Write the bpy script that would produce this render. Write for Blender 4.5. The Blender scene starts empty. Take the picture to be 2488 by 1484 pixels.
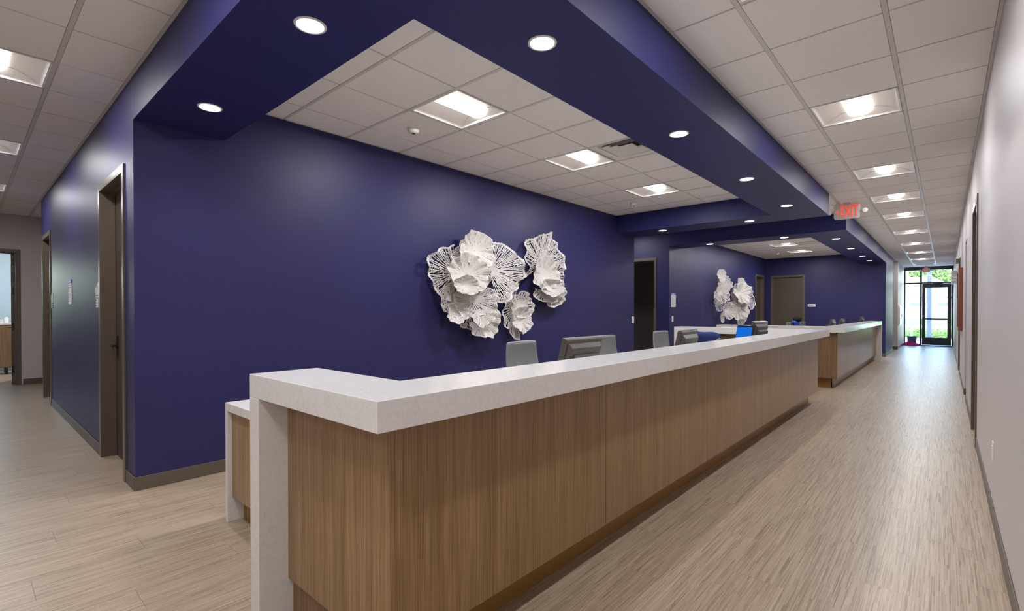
import bpy, bmesh, math, random
from mathutils import Vector, Matrix
R = math.radians
PI = math.pi
C = bpy.context.scene.collection
scene = bpy.context.scene

# ------------------------------------------------------------------ key dimensions
CH = 3.009          # ceiling height
SZ = 2.696          # soffit underside
YN = 0.8376         # front face of first blue block
XA = -4.404         # feature wall plane
XS = -1.268         # corridor-side face of the soffits
XR = 0.2335         # right corridor wall
Y1E = 8.45          # end of first feature wall
Y2 = 10.024         # front face of second blue block
YB = 17.52          # back wall of second alcove
YE = 24.62          # glazed end wall
XL = -12.3          # wall at the far end of the left corridor
T = 0.6096          # ceiling module

# ------------------------------------------------------------------ camera
cam_d = bpy.data.cameras.new('camera')
cam = bpy.data.objects.new('camera', cam_d)
C.objects.link(cam)
cam.location = (0, 0, 1.3107)
cam.rotation_euler = (R(90) - 0.0087, 0, 0.7248)
cam_d.sensor_width = 36
cam_d.lens = 1187.66 / 2488 * 36
cam_d.shift_x = (1244 - 1244.33) / 2488
cam_d.shift_y = (765.66 - 742) / 2488
cam_d.clip_start = 0.02
cam_d.clip_end = 500
scene.camera = cam

# ------------------------------------------------------------------ world, sun, exposure
w = bpy.data.worlds.new('sky')
scene.world = w
w.use_nodes = True
nt = w.node_tree
bg = nt.nodes['Background']
sky = nt.nodes.new('ShaderNodeTexSky')
sky.sky_type = 'NISHITA'
sky.sun_disc = False
sky.sun_elevation = R(50)
sky.sun_rotation = R(200)
nt.links.new(sky.outputs[0], bg.inputs[0])
bg.inputs[1].default_value = 2.0
sun_d = bpy.data.lights.new('sun', 'SUN')
sun_d.energy = 5.0
sun_d.angle = R(1)
sun = bpy.data.objects.new('sun', sun_d)
C.objects.link(sun)
sun.location = (5, -10, 30)
sun.rotation_euler = (R(40), 0, R(20))
scene.view_settings.view_transform = 'Standard'
scene.view_settings.look = 'None'
scene.view_settings.gamma = 1
scene.view_settings.use_curve_mapping = False
scene.view_settings.exposure = 0.0
LENS_POWER = 2.6       # radiance of the troffer lenses
DOWN_POWER = 7.0       # radiance of the downlight cones
LAMP_W = 38.0          # lamps behind the troffer lenses, watts: alcoves
CORR_W = 17.5          # corridor
LEFT_W = 23.0          # left corridor
BACK_W = 24.0          # behind the camera
DOWN_W = 5.0           # lamp in each downlight, watts

# ------------------------------------------------------------------ materials
def lin(c):
    c = c / 255.0
    return c / 12.92 if c <= 0.04045 else ((c + 0.055) / 1.055) ** 2.4

def col(r, g, b):
    return (lin(r), lin(g), lin(b), 1)

def mat(name, rgb, rough=0.5, metal=0.0, emit=None, es=1.0, spec=0.5, noise=None, bump=None):
    m = bpy.data.materials.new(name)
    m.use_nodes = True
    n = m.node_tree
    b = n.nodes['Principled BSDF']
    c = col(*rgb)
    b.inputs['Base Color'].default_value = c
    b.inputs['Roughness'].default_value = rough
    b.inputs['Metallic'].default_value = metal
    b.inputs['Specular IOR Level'].default_value = spec
    if emit:
        b.inputs['Emission Color'].default_value = col(*emit)
        b.inputs['Emission Strength'].default_value = es
    if noise or bump:
        tc = n.nodes.new('ShaderNodeNewGeometry')
        nz = n.nodes.new('ShaderNodeTexNoise')
        nz.inputs['Scale'].default_value = (noise or bump)[0]
        nz.inputs['Detail'].default_value = 3
        n.links.new(tc.outputs['Position'], nz.inputs['Vector'])
        if noise:
            mx = n.nodes.new('ShaderNodeMix')
            mx.data_type = 'RGBA'
            k = noise[1]
            mx.inputs[6].default_value = (c[0] * (1 - k), c[1] * (1 - k), c[2] * (1 - k), 1)
            mx.inputs[7].default_value = (min(1, c[0] * (1 + k)), min(1, c[1] * (1 + k)), min(1, c[2] * (1 + k)), 1)
            n.links.new(nz.outputs[0], mx.inputs[0])
            n.links.new(mx.outputs[2], b.inputs['Base Color'])
        if bump:
            nb = n.nodes.new('ShaderNodeTexNoise')
            nb.inputs['Scale'].default_value = bump[0]
            n.links.new(tc.outputs['Position'], nb.inputs['Vector'])
            bp = n.nodes.new('ShaderNodeBump')
            bp.inputs['Strength'].default_value = bump[1]
            bp.inputs['Distance'].default_value = 0.002
            n.links.new(nb.outputs[0], bp.inputs['Height'])
            n.links.new(bp.outputs[0], b.inputs['Normal'])
    return m

def math_node(n, op, a, b=None):
    q = n.nodes.new('ShaderNodeMath')
    q.operation = op
    for i, v in enumerate((a, b)):
        if v is None:
            continue
        if isinstance(v, (int, float)):
            q.inputs[i].default_value = v
        else:
            n.links.new(v, q.inputs[i])
    return q.outputs[0]

def ramp(n, fac, stops):
    r = n.nodes.new('ShaderNodeValToRGB')
    e = r.color_ramp.elements
    while len(e) < len(stops):
        e.new(0.5)
    for i, (p, c) in enumerate(stops):
        e[i].position = p
        e[i].color = c if len(c) == 4 else col(*c)
    n.links.new(fac, r.inputs[0])
    return r.outputs[0]

def make_floor():
    m = bpy.data.materials.new('strand_floor')
    m.use_nodes = True
    n = m.node_tree
    b = n.nodes['Principled BSDF']
    g = n.nodes.new('ShaderNodeNewGeometry')
    s = n.nodes.new('ShaderNodeSeparateXYZ')
    n.links.new(g.outputs['Position'], s.inputs[0])
    colm = math_node(n, 'FLOOR', math_node(n, 'DIVIDE', math_node(n, 'ADD', s.outputs[0], 0.105), 0.2286))
    off = math_node(n, 'MULTIPLY', math_node(n, 'FRACT', math_node(n, 'MULTIPLY', colm, 0.37)), 1.22)
    row = math_node(n, 'FLOOR', math_node(n, 'DIVIDE', math_node(n, 'ADD', s.outputs[1], off), 1.22))
    cv = n.nodes.new('ShaderNodeCombineXYZ')
    n.links.new(colm, cv.inputs[0]); n.links.new(row, cv.inputs[1])
    wn = n.nodes.new('ShaderNodeTexWhiteNoise')
    n.links.new(cv.outputs[0], wn.inputs[0])
    def strands(wd_, ln_, seed):
        # strands of one width and random start, each with its own tone
        st = math_node(n, 'FLOOR', math_node(n, 'DIVIDE', s.outputs[0], wd_))
        w1 = n.nodes.new('ShaderNodeTexWhiteNoise'); w1.noise_dimensions = '2D'
        c0 = n.nodes.new('ShaderNodeCombineXYZ')
        n.links.new(st, c0.inputs[0]); n.links.new(math_node(n, 'ADD', row, seed), c0.inputs[1])
        n.links.new(c0.outputs[0], w1.inputs[0])
        sh = math_node(n, 'MULTIPLY', w1.outputs[0], 7.0)
        yy = math_node(n, 'FLOOR', math_node(n, 'DIVIDE', math_node(n, 'ADD', s.outputs[1], sh), ln_))
        c1_ = n.nodes.new('ShaderNodeCombineXYZ')
        n.links.new(st, c1_.inputs[0]); n.links.new(yy, c1_.inputs[1]); c1_.inputs[2].default_value = seed
        w2_ = n.nodes.new('ShaderNodeTexWhiteNoise'); w2_.noise_dimensions = '3D'
        n.links.new(c1_.outputs[0], w2_.inputs[0])
        return w2_.outputs[0]
    a = strands(0.0038, 0.21, 3.0)
    b2 = strands(0.0054, 0.33, 11.0)
    mixv = math_node(n, 'ADD', math_node(n, 'MULTIPLY', a, 0.6), math_node(n, 'MULTIPLY', b2, 0.4))
    c1 = ramp(n, mixv, [(0.0, (122, 104, 86)), (0.2, (146, 128, 107)), (0.42, (164, 146, 124)), (0.7, (174, 157, 135)), (1.0, (187, 171, 149))])
    mx = n.nodes.new('ShaderNodeMix'); mx.data_type = 'RGBA'; mx.blend_type = 'MULTIPLY'
    mx.inputs[0].default_value = 1
    n.links.new(c1, mx.inputs[6])
    tone = ramp(n, wn.outputs[0], [(0.0, (0.94, 0.94, 0.94, 1)), (1.0, (1, 1, 1, 1))])
    n.links.new(tone, mx.inputs[7])
    n.links.new(mx.outputs[2], b.inputs['Base Color'])
    b.inputs['Roughness'].default_value = 0.36
    b.inputs['Specular IOR Level'].default_value = 0.45
    bp = n.nodes.new('ShaderNodeBump'); bp.inputs['Strength'].default_value = 0.25; bp.inputs['Distance'].default_value = 0.001
    n.links.new(a, bp.inputs['Height']); n.links.new(bp.outputs[0], b.inputs['Normal'])
    return m

def make_wood(name, dark, mid, light, rough=0.31):
    m = bpy.data.materials.new(name)
    m.use_nodes = True
    n = m.node_tree
    b = n.nodes['Principled BSDF']
    g = n.nodes.new('ShaderNodeNewGeometry')
    oi = n.nodes.new('ShaderNodeObjectInfo')
    s = n.nodes.new('ShaderNodeSeparateXYZ')
    n.links.new(g.outputs['Position'], s.inputs[0])
    rx = math_node(n, 'MULTIPLY', oi.outputs['Random'], 30)
    def tex(k, kz, det, dist=0.0):
        c = n.nodes.new('ShaderNodeCombineXYZ')
        n.links.new(math_node(n, 'ADD', math_node(n, 'MULTIPLY', s.outputs[0], k), rx), c.inputs[0])
        n.links.new(math_node(n, 'ADD', math_node(n, 'MULTIPLY', s.outputs[1], k), rx), c.inputs[1])
        n.links.new(math_node(n, 'MULTIPLY', s.outputs[2], kz), c.inputs[2])
        t = n.nodes.new('ShaderNodeTexNoise')
        t.inputs['Scale'].default_value = 1
        t.inputs['Detail'].default_value = det
        t.inputs['Distortion'].default_value = dist
        n.links.new(c.outputs[0], t.inputs['Vector'])
        return t.outputs[0]
    v = math_node(n, 'ADD', math_node(n, 'MULTIPLY', tex(22, 0.8, 3, 0.8), 0.33), math_node(n, 'MULTIPLY', tex(240, 3.0, 3), 0.67))
    c1 = ramp(n, v, [(0.33, dark), (0.5, mid), (0.68, light)])
    n.links.new(c1, b.inputs['Base Color'])
    b.inputs['Roughness'].default_value = rough
    return m

def make_quartz():
    m = bpy.data.materials.new('pale_quartz')
    m.use_nodes = True
    n = m.node_tree
    b = n.nodes['Principled BSDF']
    g = n.nodes.new('ShaderNodeNewGeometry')
    t = n.nodes.new('ShaderNodeTexNoise'); t.inputs['Scale'].default_value = 5; t.inputs['Detail'].default_value = 8
    t.inputs['Distortion'].default_value = 1.6
    n.links.new(g.outputs['Position'], t.inputs['Vector'])
    vein = math_node(n, 'ABSOLUTE', math_node(n, 'SUBTRACT', t.outputs[0], 0.5))
    f = n.nodes.new('ShaderNodeTexNoise'); f.inputs['Scale'].default_value = 3.5; f.inputs['Detail'].default_value = 2
    n.links.new(g.outputs['Position'], f.inputs['Vector'])
    msk = ramp(n, f.outputs[0], [(0.52, (0, 0, 0, 1)), (0.66, (1, 1, 1, 1))])
    vr = ramp(n, vein, [(0.0, (1, 1, 1, 1)), (0.014, (0, 0, 0, 1))])
    k = math_node(n, 'MULTIPLY', math_node(n, 'MULTIPLY', vr, msk), 0.17)
    d = n.nodes.new('ShaderNodeTexNoise'); d.inputs['Scale'].default_value = 60; d.inputs['Detail'].default_value = 3
    n.links.new(g.outputs['Position'], d.inputs['Vector'])
    basec = ramp(n, d.outputs[0], [(0.3, (220, 216, 214)), (0.7, (227, 224, 222))])
    mx = n.nodes.new('ShaderNodeMix'); mx.data_type = 'RGBA'
    n.links.new(k, mx.inputs[0]); n.links.new(basec, mx.inputs[6])
    mx.inputs[7].default_value = col(120, 118, 118)
    n.links.new(mx.outputs[2], b.inputs['Base Color'])
    b.inputs['Roughness'].default_value = 0.14
    return m

M = {}
M['floor'] = make_floor()
M['wood'] = make_wood('walnut_laminate', (118, 89, 58), (148, 116, 81), (170, 139, 102))
M['wood2'] = make_wood('oak_laminate', (100, 74, 50), (128, 98, 68), (150, 120, 88), 0.45)
M['quartz'] = make_quartz()
M['blue'] = mat('navy_eggshell_paint', (43, 42, 88), 0.45, bump=(900, 0.06), spec=0.33)
M['bluematte'] = mat('navy_soffit_paint', (36, 39, 92), 0.5, spec=0.3)
M['wall'] = mat('pale_grey_wall_paint', (196, 189, 188), 0.5, bump=(900, 0.06), spec=0.3)
M['tile'] = mat('ceiling_tile_white', (236, 232, 230), 0.9, bump=(700, 0.25), spec=0.1)
M['tee'] = mat('ceiling_tee_white', (206, 200, 196), 0.4)
M['void'] = mat('plenum_dark', (40, 38, 36), 0.9)
M['base'] = mat('taupe_rubber_base', (92, 82, 72), 0.42)
M['frame'] = mat('bronze_brown_door_paint', (96, 84, 73), 0.32)
M['leaf'] = mat('brown_door_leaf', (82, 71, 61), 0.42)
M['black'] = mat('black_hardware', (22, 20, 20), 0.35)
M['kick'] = mat('bronze_kick_plate', (150, 108, 52), 0.35, 0.15)
M['metalwhite'] = mat('white_fixture_enamel', (228, 224, 220), 0.35)
M['lens'] = mat('glowing_lens', (255, 255, 255), 0.4, emit=(255, 247, 240), es=LENS_POWER)
M['cone'] = mat('downlight_reflector', (240, 240, 238), 0.3)
M['glow'] = mat('downlight_glow', (255, 255, 255), 0.4, emit=(255, 252, 250), es=DOWN_POWER)
M['trim'] = mat('downlight_trim_ring', (205, 200, 196), 0.35)
M['white'] = mat('white_plastic', (226, 222, 216), 0.4)
M['coral'] = mat('white_textured_resin', (214, 208, 204), 0.6, bump=(260, 0.7))
M['chair'] = mat('grey_mesh_shell', (122, 124, 123), 0.5)
M['chairdark'] = mat('charcoal_plastic', (50, 50, 52), 0.5)
M['jacket'] = mat('navy_fleece', (22, 36, 88), 0.9)
M['jacket2'] = mat('royal_blue_cloth', (36, 66, 170), 0.9)
M['fuzz'] = mat('black_knit', (16, 14, 16), 0.95, bump=(300, 1.0))
M['monitor'] = mat('dark_grey_monitor_plastic', (72, 67, 64), 0.36)
M['screenframe'] = mat('black_bezel', (26, 24, 26), 0.35)
M['screenoff'] = mat('dark_screen', (14, 14, 18), 0.15)
M['screen'] = mat('blue_lit_screen', (10, 60, 150), 0.3, emit=(4, 100, 176), es=0.85)
M['screendark'] = mat('dark_screen_shape', (20, 40, 50), 0.3)
M['screengreen'] = mat('green_screen_strip', (70, 110, 110), 0.3, emit=(80, 120, 120), es=0.3)
M['red'] = mat('red_sign_letters', (225, 60, 45), 0.4, emit=(255, 70, 50), es=0.75)
M['signface'] = mat('exit_sign_face', (206, 198, 190), 0.45)
M['alu'] = mat('dark_bronze_aluminium', (44, 44, 44), 0.35)
M['steel'] = mat('brushed_steel', (170, 170, 170), 0.3, 0.9)
M['paper'] = mat('white_paper', (225, 225, 225), 0.7)
M['ink'] = mat('grey_ink', (120, 125, 140), 0.7)
M['signblue'] = mat('sign_header_blue', (86, 104, 190), 0.5)
M['purple'] = mat('purple_ink', (92, 84, 150), 0.6)
M['slot'] = mat('sign_slot_slate', (70, 84, 96), 0.5)
M['teal'] = mat('teal_insert', (70, 150, 150), 0.5)
M['cherry'] = mat('cherry_frame_wood', (122, 62, 40), 0.35)
M['boardglass'] = mat('board_glass', (120, 130, 130), 0.05)
M['bin'] = mat('blue_grey_bin', (58, 92, 120), 0.5)
M['magenta'] = mat('magenta_cloth', (190, 20, 120), 0.8)
M['mat'] = mat('dark_blue_door_mat', (24, 56, 82), 0.9)
M['grass'] = mat('lawn', (110, 160, 74), 0.9, noise=(3, 0.3))
M['hedge'] = mat('hedge_leaves', (120, 160, 80), 0.8, noise=(6, 0.4))
M['paving'] = mat('pale_paving', (222, 220, 214), 0.8, noise=(2, 0.05))
M['siding'] = mat('white_siding', (232, 232, 236), 0.7)
M['roofgrey'] = mat('pale_roof', (215, 215, 222), 0.7)
M['pole'] = mat('grey_painted_pole', (64, 78, 100), 0.4)
M['darkwin'] = mat('far_window_glass', (90, 110, 130), 0.2)
M['teawall'] = mat('office_pale_wall', (184, 206, 218), 0.5)
M['tray'] = mat('teal_tray', (30, 78, 104), 0.4)
g = bpy.data.materials.new('clear_glass'); g.use_nodes = True
_n = g.node_tree; _b = _n.nodes['Principled BSDF']; _out = _n.nodes['Material Output']
_t = _n.nodes.new('ShaderNodeBsdfTransparent'); _gl = _n.nodes.new('ShaderNodeBsdfGlossy'); _gl.inputs['Roughness'].default_value = 0.02
_mx = _n.nodes.new('ShaderNodeMixShader'); _mx.inputs[0].default_value = 0.06
_t.inputs[0].default_value = (0.93, 0.96, 0.96, 1)
_n.links.new(_t.outputs[0], _mx.inputs[1]); _n.links.new(_gl.outputs[0], _mx.inputs[2]); _n.links.new(_mx.outputs[0], _out.inputs[0])
M['glass'] = g

# ------------------------------------------------------------------ mesh builder
class MB:
    def __init__(s, org=(0, 0, 0)):
        s.v = []; s.f = []; s.o = Vector(org)
    def quad(s, pts):
        i = len(s.v); s.v += [Vector(p) - s.o for p in pts]; s.f.append(tuple(range(i, i + len(pts)))); return s
    def box(s, x0, x1, y0, y1, z0, z1):
        x0, x1 = min(x0, x1), max(x0, x1); y0, y1 = min(y0, y1), max(y0, y1); z0, z1 = min(z0, z1), max(z0, z1)
        i = len(s.v)
        s.v += [Vector((x, y, z)) - s.o for x in (x0, x1) for y in (y0, y1) for z in (z0, z1)]
        for f in ((0, 1, 3, 2), (4, 6, 7, 5), (0, 4, 5, 1), (2, 3, 7, 6), (0, 2, 6, 4), (1, 5, 7, 3)):
            s.f.append(tuple(i + k for k in f))
        return s
    def prism(s, poly, axis, a, b):
        # poly: 2-D points; extruded along axis from a to b
        def P(p, t):
            return {'z': (p[0], p[1], t), 'y': (p[0], t, p[1]), 'x': (t, p[0], p[1])}[axis]
        i = len(s.v); n = len(poly)
        s.v += [Vector(P(p, a)) - s.o for p in poly] + [Vector(P(p, b)) - s.o for p in poly]
        s.f.append(tuple(range(i + n - 1, i - 1, -1))); s.f.append(tuple(range(i + n, i + 2 * n)))
        for k in range(n):
            s.f.append((i + k, i + (k + 1) % n, i + n + (k + 1) % n, i + n + k))
        return s
    def lathe(s, prof, c=(0, 0, 0), n=32, axis='z', closed=False):
        i = len(s.v)
        for r, h in prof:
            for k in range(n):
                a = 2 * PI * k / n
                p = (r * math.cos(a), r * math.sin(a), h)
                if axis == 'y': p = (p[0], p[2], p[1])
                if axis == 'x': p = (p[2], p[0], p[1])
                s.v.append(Vector(p) + Vector(c) - s.o)
        for j in range(len(prof) - 1):
            for k in range(n):
                s.f.append((i + j * n + k, i + j * n + (k + 1) % n, i + (j + 1) * n + (k + 1) % n, i + (j + 1) * n + k))
        if closed:
            s.f.append(tuple(i + k for k in range(n)))
            s.f.append(tuple(i + (len(prof) - 1) * n + k for k in range(n)))
        return s
    def tube(s, a, b, r0, r1=None, n=12):
        r1 = r0 if r1 is None else r1
        a = Vector(a); b = Vector(b); d = (b - a).normalized()
        u = d.orthogonal().normalized(); v = d.cross(u)
        i = len(s.v)
        for p, r in ((a, r0), (b, r1)):
            for k in range(n):
                t = 2 * PI * k / n
                s.v.append(p + u * r * math.cos(t) + v * r * math.sin(t) - s.o)
        for k in range(n):
            s.f.append((i + k, i + (k + 1) % n, i + n + (k + 1) % n, i + n + k))
        s.f.append(tuple(range(i + n - 1, i - 1, -1))); s.f.append(tuple(range(i + n, i + 2 * n)))
        return s
    def grid(s, fn, nu, nv, closeu=False):
        i = len(s.v)
        for a in range(nu):
            for b in range(nv):
                s.v.append(Vector(fn(a / (nu - 1 if not closeu else nu), b / (nv - 1))) - s.o)
        for a in range(nu if closeu else nu - 1):
            for b in range(nv - 1):
                a2 = (a + 1) % nu
                s.f.append((i + a * nv + b, i + a2 * nv + b, i + a2 * nv + b + 1, i + a * nv + b + 1))
        return s
    def build(s, name, m, parent=None, kind=None, smooth=None, bevel=None, solid=None):
        me = bpy.data.meshes.new(name)
        me.from_pydata([tuple(v) for v in s.v], [], s.f)
        bm = bmesh.new(); bm.from_mesh(me)
        if solid is None:
            bmesh.ops.recalc_face_normals(bm, faces=bm.faces)
        bm.to_mesh(me); bm.free()
        me.materials.append(m)
        if smooth:
            me.shade_smooth(); me.set_sharp_from_angle(angle=R(smooth))
        o = bpy.data.objects.new(name, me)
        C.objects.link(o)
        if parent is not None: o.parent = parent
        if kind: o['kind'] = kind
        if bevel:
            bv = o.modifiers.new('bevel', 'BEVEL'); bv.width = bevel; bv.segments = 2; bv.limit_method = 'ANGLE'
        if solid:
            sd = o.modifiers.new('solid', 'SOLIDIFY'); sd.thickness = solid; sd.offset = 0
        return o

def rrect(w, h, r, n=6, cx=0, cy=0):
    pts = []
    for (sx, sy, a0) in ((1, 1, 0), (-1, 1, 90), (-1, -1, 180), (1, -1, 270)):
        for k in range(n + 1):
            a = R(a0 + 90 * k / n)
            pts.append((cx + sx * (w / 2 - r) + r * math.cos(a), cy + sy * (h / 2 - r) + r * math.sin(a)))
    return pts

def thing(name, label, cat, loc=(0, 0, 0), rz=0, group=None):
    o = bpy.data.objects.new(name, None)
    o.empty_display_size = 0.1
    C.objects.link(o)
    o.location = loc
    o.rotation_euler = (0, 0, rz)
    return tag(o, label, cat, group)

def tag(o, label, cat, group=None):
    o['label'] = label; o['category'] = cat
    if group: o['group'] = group
    return o

def dup(root, loc, rz, label=None, group=None):
    def cp(o, par):
        c = o.copy(); C.objects.link(c)
        if par is not None: c.parent = par
        for ch in kids.get(o.name, []):
            cp(ch, c)
        return c
    kids = {}
    def walk(o):
        kids[o.name] = list(o.children)
        for ch in o.children: walk(ch)
    walk(root)
    r = cp(root, None)
    r.location = loc
    r.rotation_euler = (0, 0, rz)
    if label: r['label'] = label
    if group: r['group'] = group
    return r

def text(name, body, size, m, parent, loc, rot, extrude=0.002, sx=1.0, space=1.0, bold=0.0):
    cu = bpy.data.curves.new(name, 'FONT')
    cu.body = body; cu.size = size; cu.extrude = extrude; cu.align_x = 'CENTER'; cu.align_y = 'CENTER'
    cu.space_character = space; cu.offset = bold
    cu.materials.append(m)
    o = bpy.data.objects.new(name, cu)
    C.objects.link(o)
    bpy.context.view_layer.update()
    me = bpy.data.meshes.new_from_object(o.evaluated_get(bpy.context.evaluated_depsgraph_get()))
    me.materials.clear(); me.materials.append(m)
    bpy.data.objects.remove(o)
    o = bpy.data.objects.new(name, me)
    C.objects.link(o)
    o.parent = parent; o.location = loc; o.rotation_euler = rot; o.scale = (sx, 1, 1)
    return o

# ------------------------------------------------------------------ shell: walls with openings
def wall_y(name, x0, x1, y0, y1, m, opens=(), z1=3.15, parent=None):
    """wall whose faces look along Y; opens = (xa, xb, top)"""
    b = MB(); x = x0
    for (a, c, h) in sorted(opens):
        b.box(x, a, y0, y1, 0, z1); b.box(a, c, y0, y1, h, z1); x = c
    b.box(x, x1, y0, y1, 0, z1)
    return b.build(name, m, parent, 'structure')

def wall_x(name, x0, x1, y0, y1, m, opens=(), z1=3.15, parent=None):
    b = MB(); y = y0
    for (a, c, h) in sorted(opens):
        b.box(x0, x1, y, a, 0, z1); b.box(x0, x1, a, c, h, z1); y = c
    b.box(x0, x1, y, y1, 0, z1)
    return b.build(name, m, parent, 'structure')

TH = 0.15
# door openings (clear opening inside the frame rebate)
D1 = (-5.655, -4.735, 2.385)     # left blue wall, near door
D2 = (-10.20, -9.30, 2.385)      # left blue wall, far door
D3 = (-5.66, -4.74, 2.42)        # side corridor door
DBK = (-4.205, -3.335, 2.40)     # alcove back wall door
DA2 = (16.40, 17.25, 2.40)       # second feature wall door
wall_y('wall_left', -10.42, XA - TH, YN, YN + TH, M['blue'], [D1, D2])
wall_x('wall_center', XA - TH, XA, YN, Y1E, M['blue'])
wall_y('wall_side', -9.0, XA - TH, Y1E - TH, Y1E, M['blue'])
wall_y('wall_side', -9.0, XA - TH, Y2, Y2 + TH, M['blue'], [D3])
wall_x('wall_side', -9.15, -9.0, Y1E, Y2, M['wall'])
wall_x('wall_center', XA - TH, XA, Y2, YB, M['blue'], [DA2])
wall_y('wall_back', XA - TH, XS, YB, YB + TH, M['blue'], [DBK])
wall_x('wall_center', XS - TH, XS, YB + TH, 20.05, M['blue'])
wall_y('wall_side', -6.0, -1.21, 21.25, 21.40, M['wall'])
wall_x('wall_center', -1.36, -1.21, 21.40, YE - 0.06, M['wall'])
wall_y('wall_side', -6.0, XS - TH, 19.9, 20.05, M['wall'])
wall_x('wall_side', -6.15, -6.0, 19.9, 21.4, M['wall'])
DR1 = (6.50, 7.42, 2.385); DRo = (9.62, 10.42, 2.37); DR3 = (13.70, 14.62, 2.36)
wall_x('wall_right', XR, XR + TH, -3.6, YE - 0.06, M['wall'], [DR1, DRo, DR3])
wall_x('wall_right', 1.75, 1.9, -3.6, YE, M['wall'])
wall_y('wall_side', XR + TH, 1.75, 12.6, 12.75, M['wall'])
wall_y('wall_side', XR + TH, 1.75, 8.2, 8.35, M['wall'])
wall_y('wall_front', -1.4, 1.9, -3.75, -3.6, M['wall'])
wall_x('wall_front', -1.55, -1.4, -3.75, -1.3, M['wall'])
wall_y('wall_front', XL - TH, -1.4, -1.45, -1.3, M['wall'])
DL = (-0.26, 0.665, 2.35)
wall_x('wall_far', XL - TH, XL, -1.45, 6.5, M['wall'], [DL])
wall_y('wall_side', XL, -10.42, 6.5, 6.65, M['wall'])
wall_x('wall_side', -10.42, -10.27, YN + TH, 6.65, M['wall'])
# dark rooms behind the doors
wall_y('wall_side', -10.4, XA - TH, 3.2, 3.35, M['wall'])
wall_x('wall_side', -7.3, -7.15, YN + TH, 3.2, M['wall'])
wall_y('wall_side', -9.0, XA - TH, 13.0, 13.15, M['wall'])
wall_x('wall_side', -9.15, -9.0, Y2, 13.15, M['wall'])
wall_x('wall_side', -6.2, -6.05, 15.2, 19.9, M['wall'])
wall_y('wall_side', -6.2, XA - TH, 15.1, 15.25, M['wall'])
# office beyond the far left door
b = MB()
WY = (-1.6, 0.28)
b.box(-15.75, -15.6, -2.6, WY[0], 0, 3.15).box(-15.75, -15.6, WY[1], 3.2, 0, 3.15)
b.box(-15.75, -15.6, WY[0], WY[1], 0, 0.85).box(-15.75, -15.6, WY[0], WY[1], 2.45, 3.15)
b.build('wall_far', M['teawall'], None, 'structure')
wall_y('wall_side', -15.75, XL - TH, -2.75, -2.6, M['teawall'])
wall_y('wall_side', -15.75, XL - TH, 3.2, 3.35, M['teawall'])
wall_x('wall_side', XL - TH - 0.01, XL - TH, -2.75, -1.45, M['teawall'])
w1 = MB().box(-15.72, -15.64, WY[0], WY[0] + 0.05, 0.85, 2.45).box(-15.72, -15.64, WY[1] - 0.05, WY[1], 0.85, 2.45) \
    .box(-15.72, -15.64, WY[0], WY[1], 0.85, 0.9).box(-15.72, -15.64, WY[0], WY[1], 2.4, 2.45).box(-15.71, -15.65, -0.69, -0.65, 0.9, 2.4) \
    .build('window_1', M['alu'], None, 'structure')
MB().box(-15.685, -15.679, WY[0] + 0.04, WY[1] - 0.04, 0.89, 2.41).build('pane', M['glass'], w1)

# unseen roof slab over the whole building, added to block sky and sun
MB().box(-15.8, 1.95, -3.8, YE + 0.06, 3.18, 3.3).build('roof', M['roofgrey'], None, 'structure')

# ------------------------------------------------------------------ floor with strand planks
fl = MB().box(-15.75, 1.95, -3.75, YE, -0.12, -0.0032).build('floor', M['void'], None, 'structure')
rnd = random.Random(3)
pm = None
cells = []
PW, PL = 0.2286, 1.22
for i in range(-68, 9):
    off = ((i * 0.37) % 1.0) * PL
    j0 = math.floor((-3.7 + off) / PL); j1 = math.ceil((YE + off) / PL)
    for j in range(j0, j1 + 1):
        x0 = i * PW - 0.105; x1 = x0 + PW; y0 = j * PL - off; y1 = y0 + PL
        y0 = max(y0, -3.7); y1 = min(y1, YE - 0.02)
        x1 = min(x1, 1.9)
        if y1 - y0 < 0.05: continue
        if x0 < XL and (y0 > 3.3): continue
        cx, cy = (x0 + x1) / 2, (y0 + y1) / 2
        vis = (cx > -1.6 and cx < XR and cy > 0.9) or (cx < -1.6 and cy < YN + 0.1 and y1 > -0.1 and cx > XL - 0.2 and (cx < -2.6 or y1 > 0.5)) or (-4.4 < cx < -2.2 and y0 < 2.0 and y1 > 0.8)
        cells.append((0 if vis else 1, math.hypot(cx, cy), x0, x1, y0, y1))
cells.sort()
share = {}
stf = MB()
for k, (nv, d, x0, x1, y0, y1) in enumerate(cells):
    g_ = 0.0005
    if k < 292 and nv == 0:
        key = (round(x1 - x0, 3), round(y1 - y0, 3))
        if key not in share:
            o = MB().box(0, key[0] - 2 * g_, 0, key[1] - 2 * g_, -0.0031, 0).build('floor_plank', M['floor'], fl)
            share[key] = o.data
        else:
            o = bpy.data.objects.new('floor_plank', share[key]); C.objects.link(o); o.parent = fl
        o.location = (x0 + g_, y0 + g_, 0)
    else:
        stf.box(x0 + g_, x1 - g_, y0 + g_, y1 - g_, -0.0031, 0)
stf.build('plank_field', M['floor'], fl, 'stuff')

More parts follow.
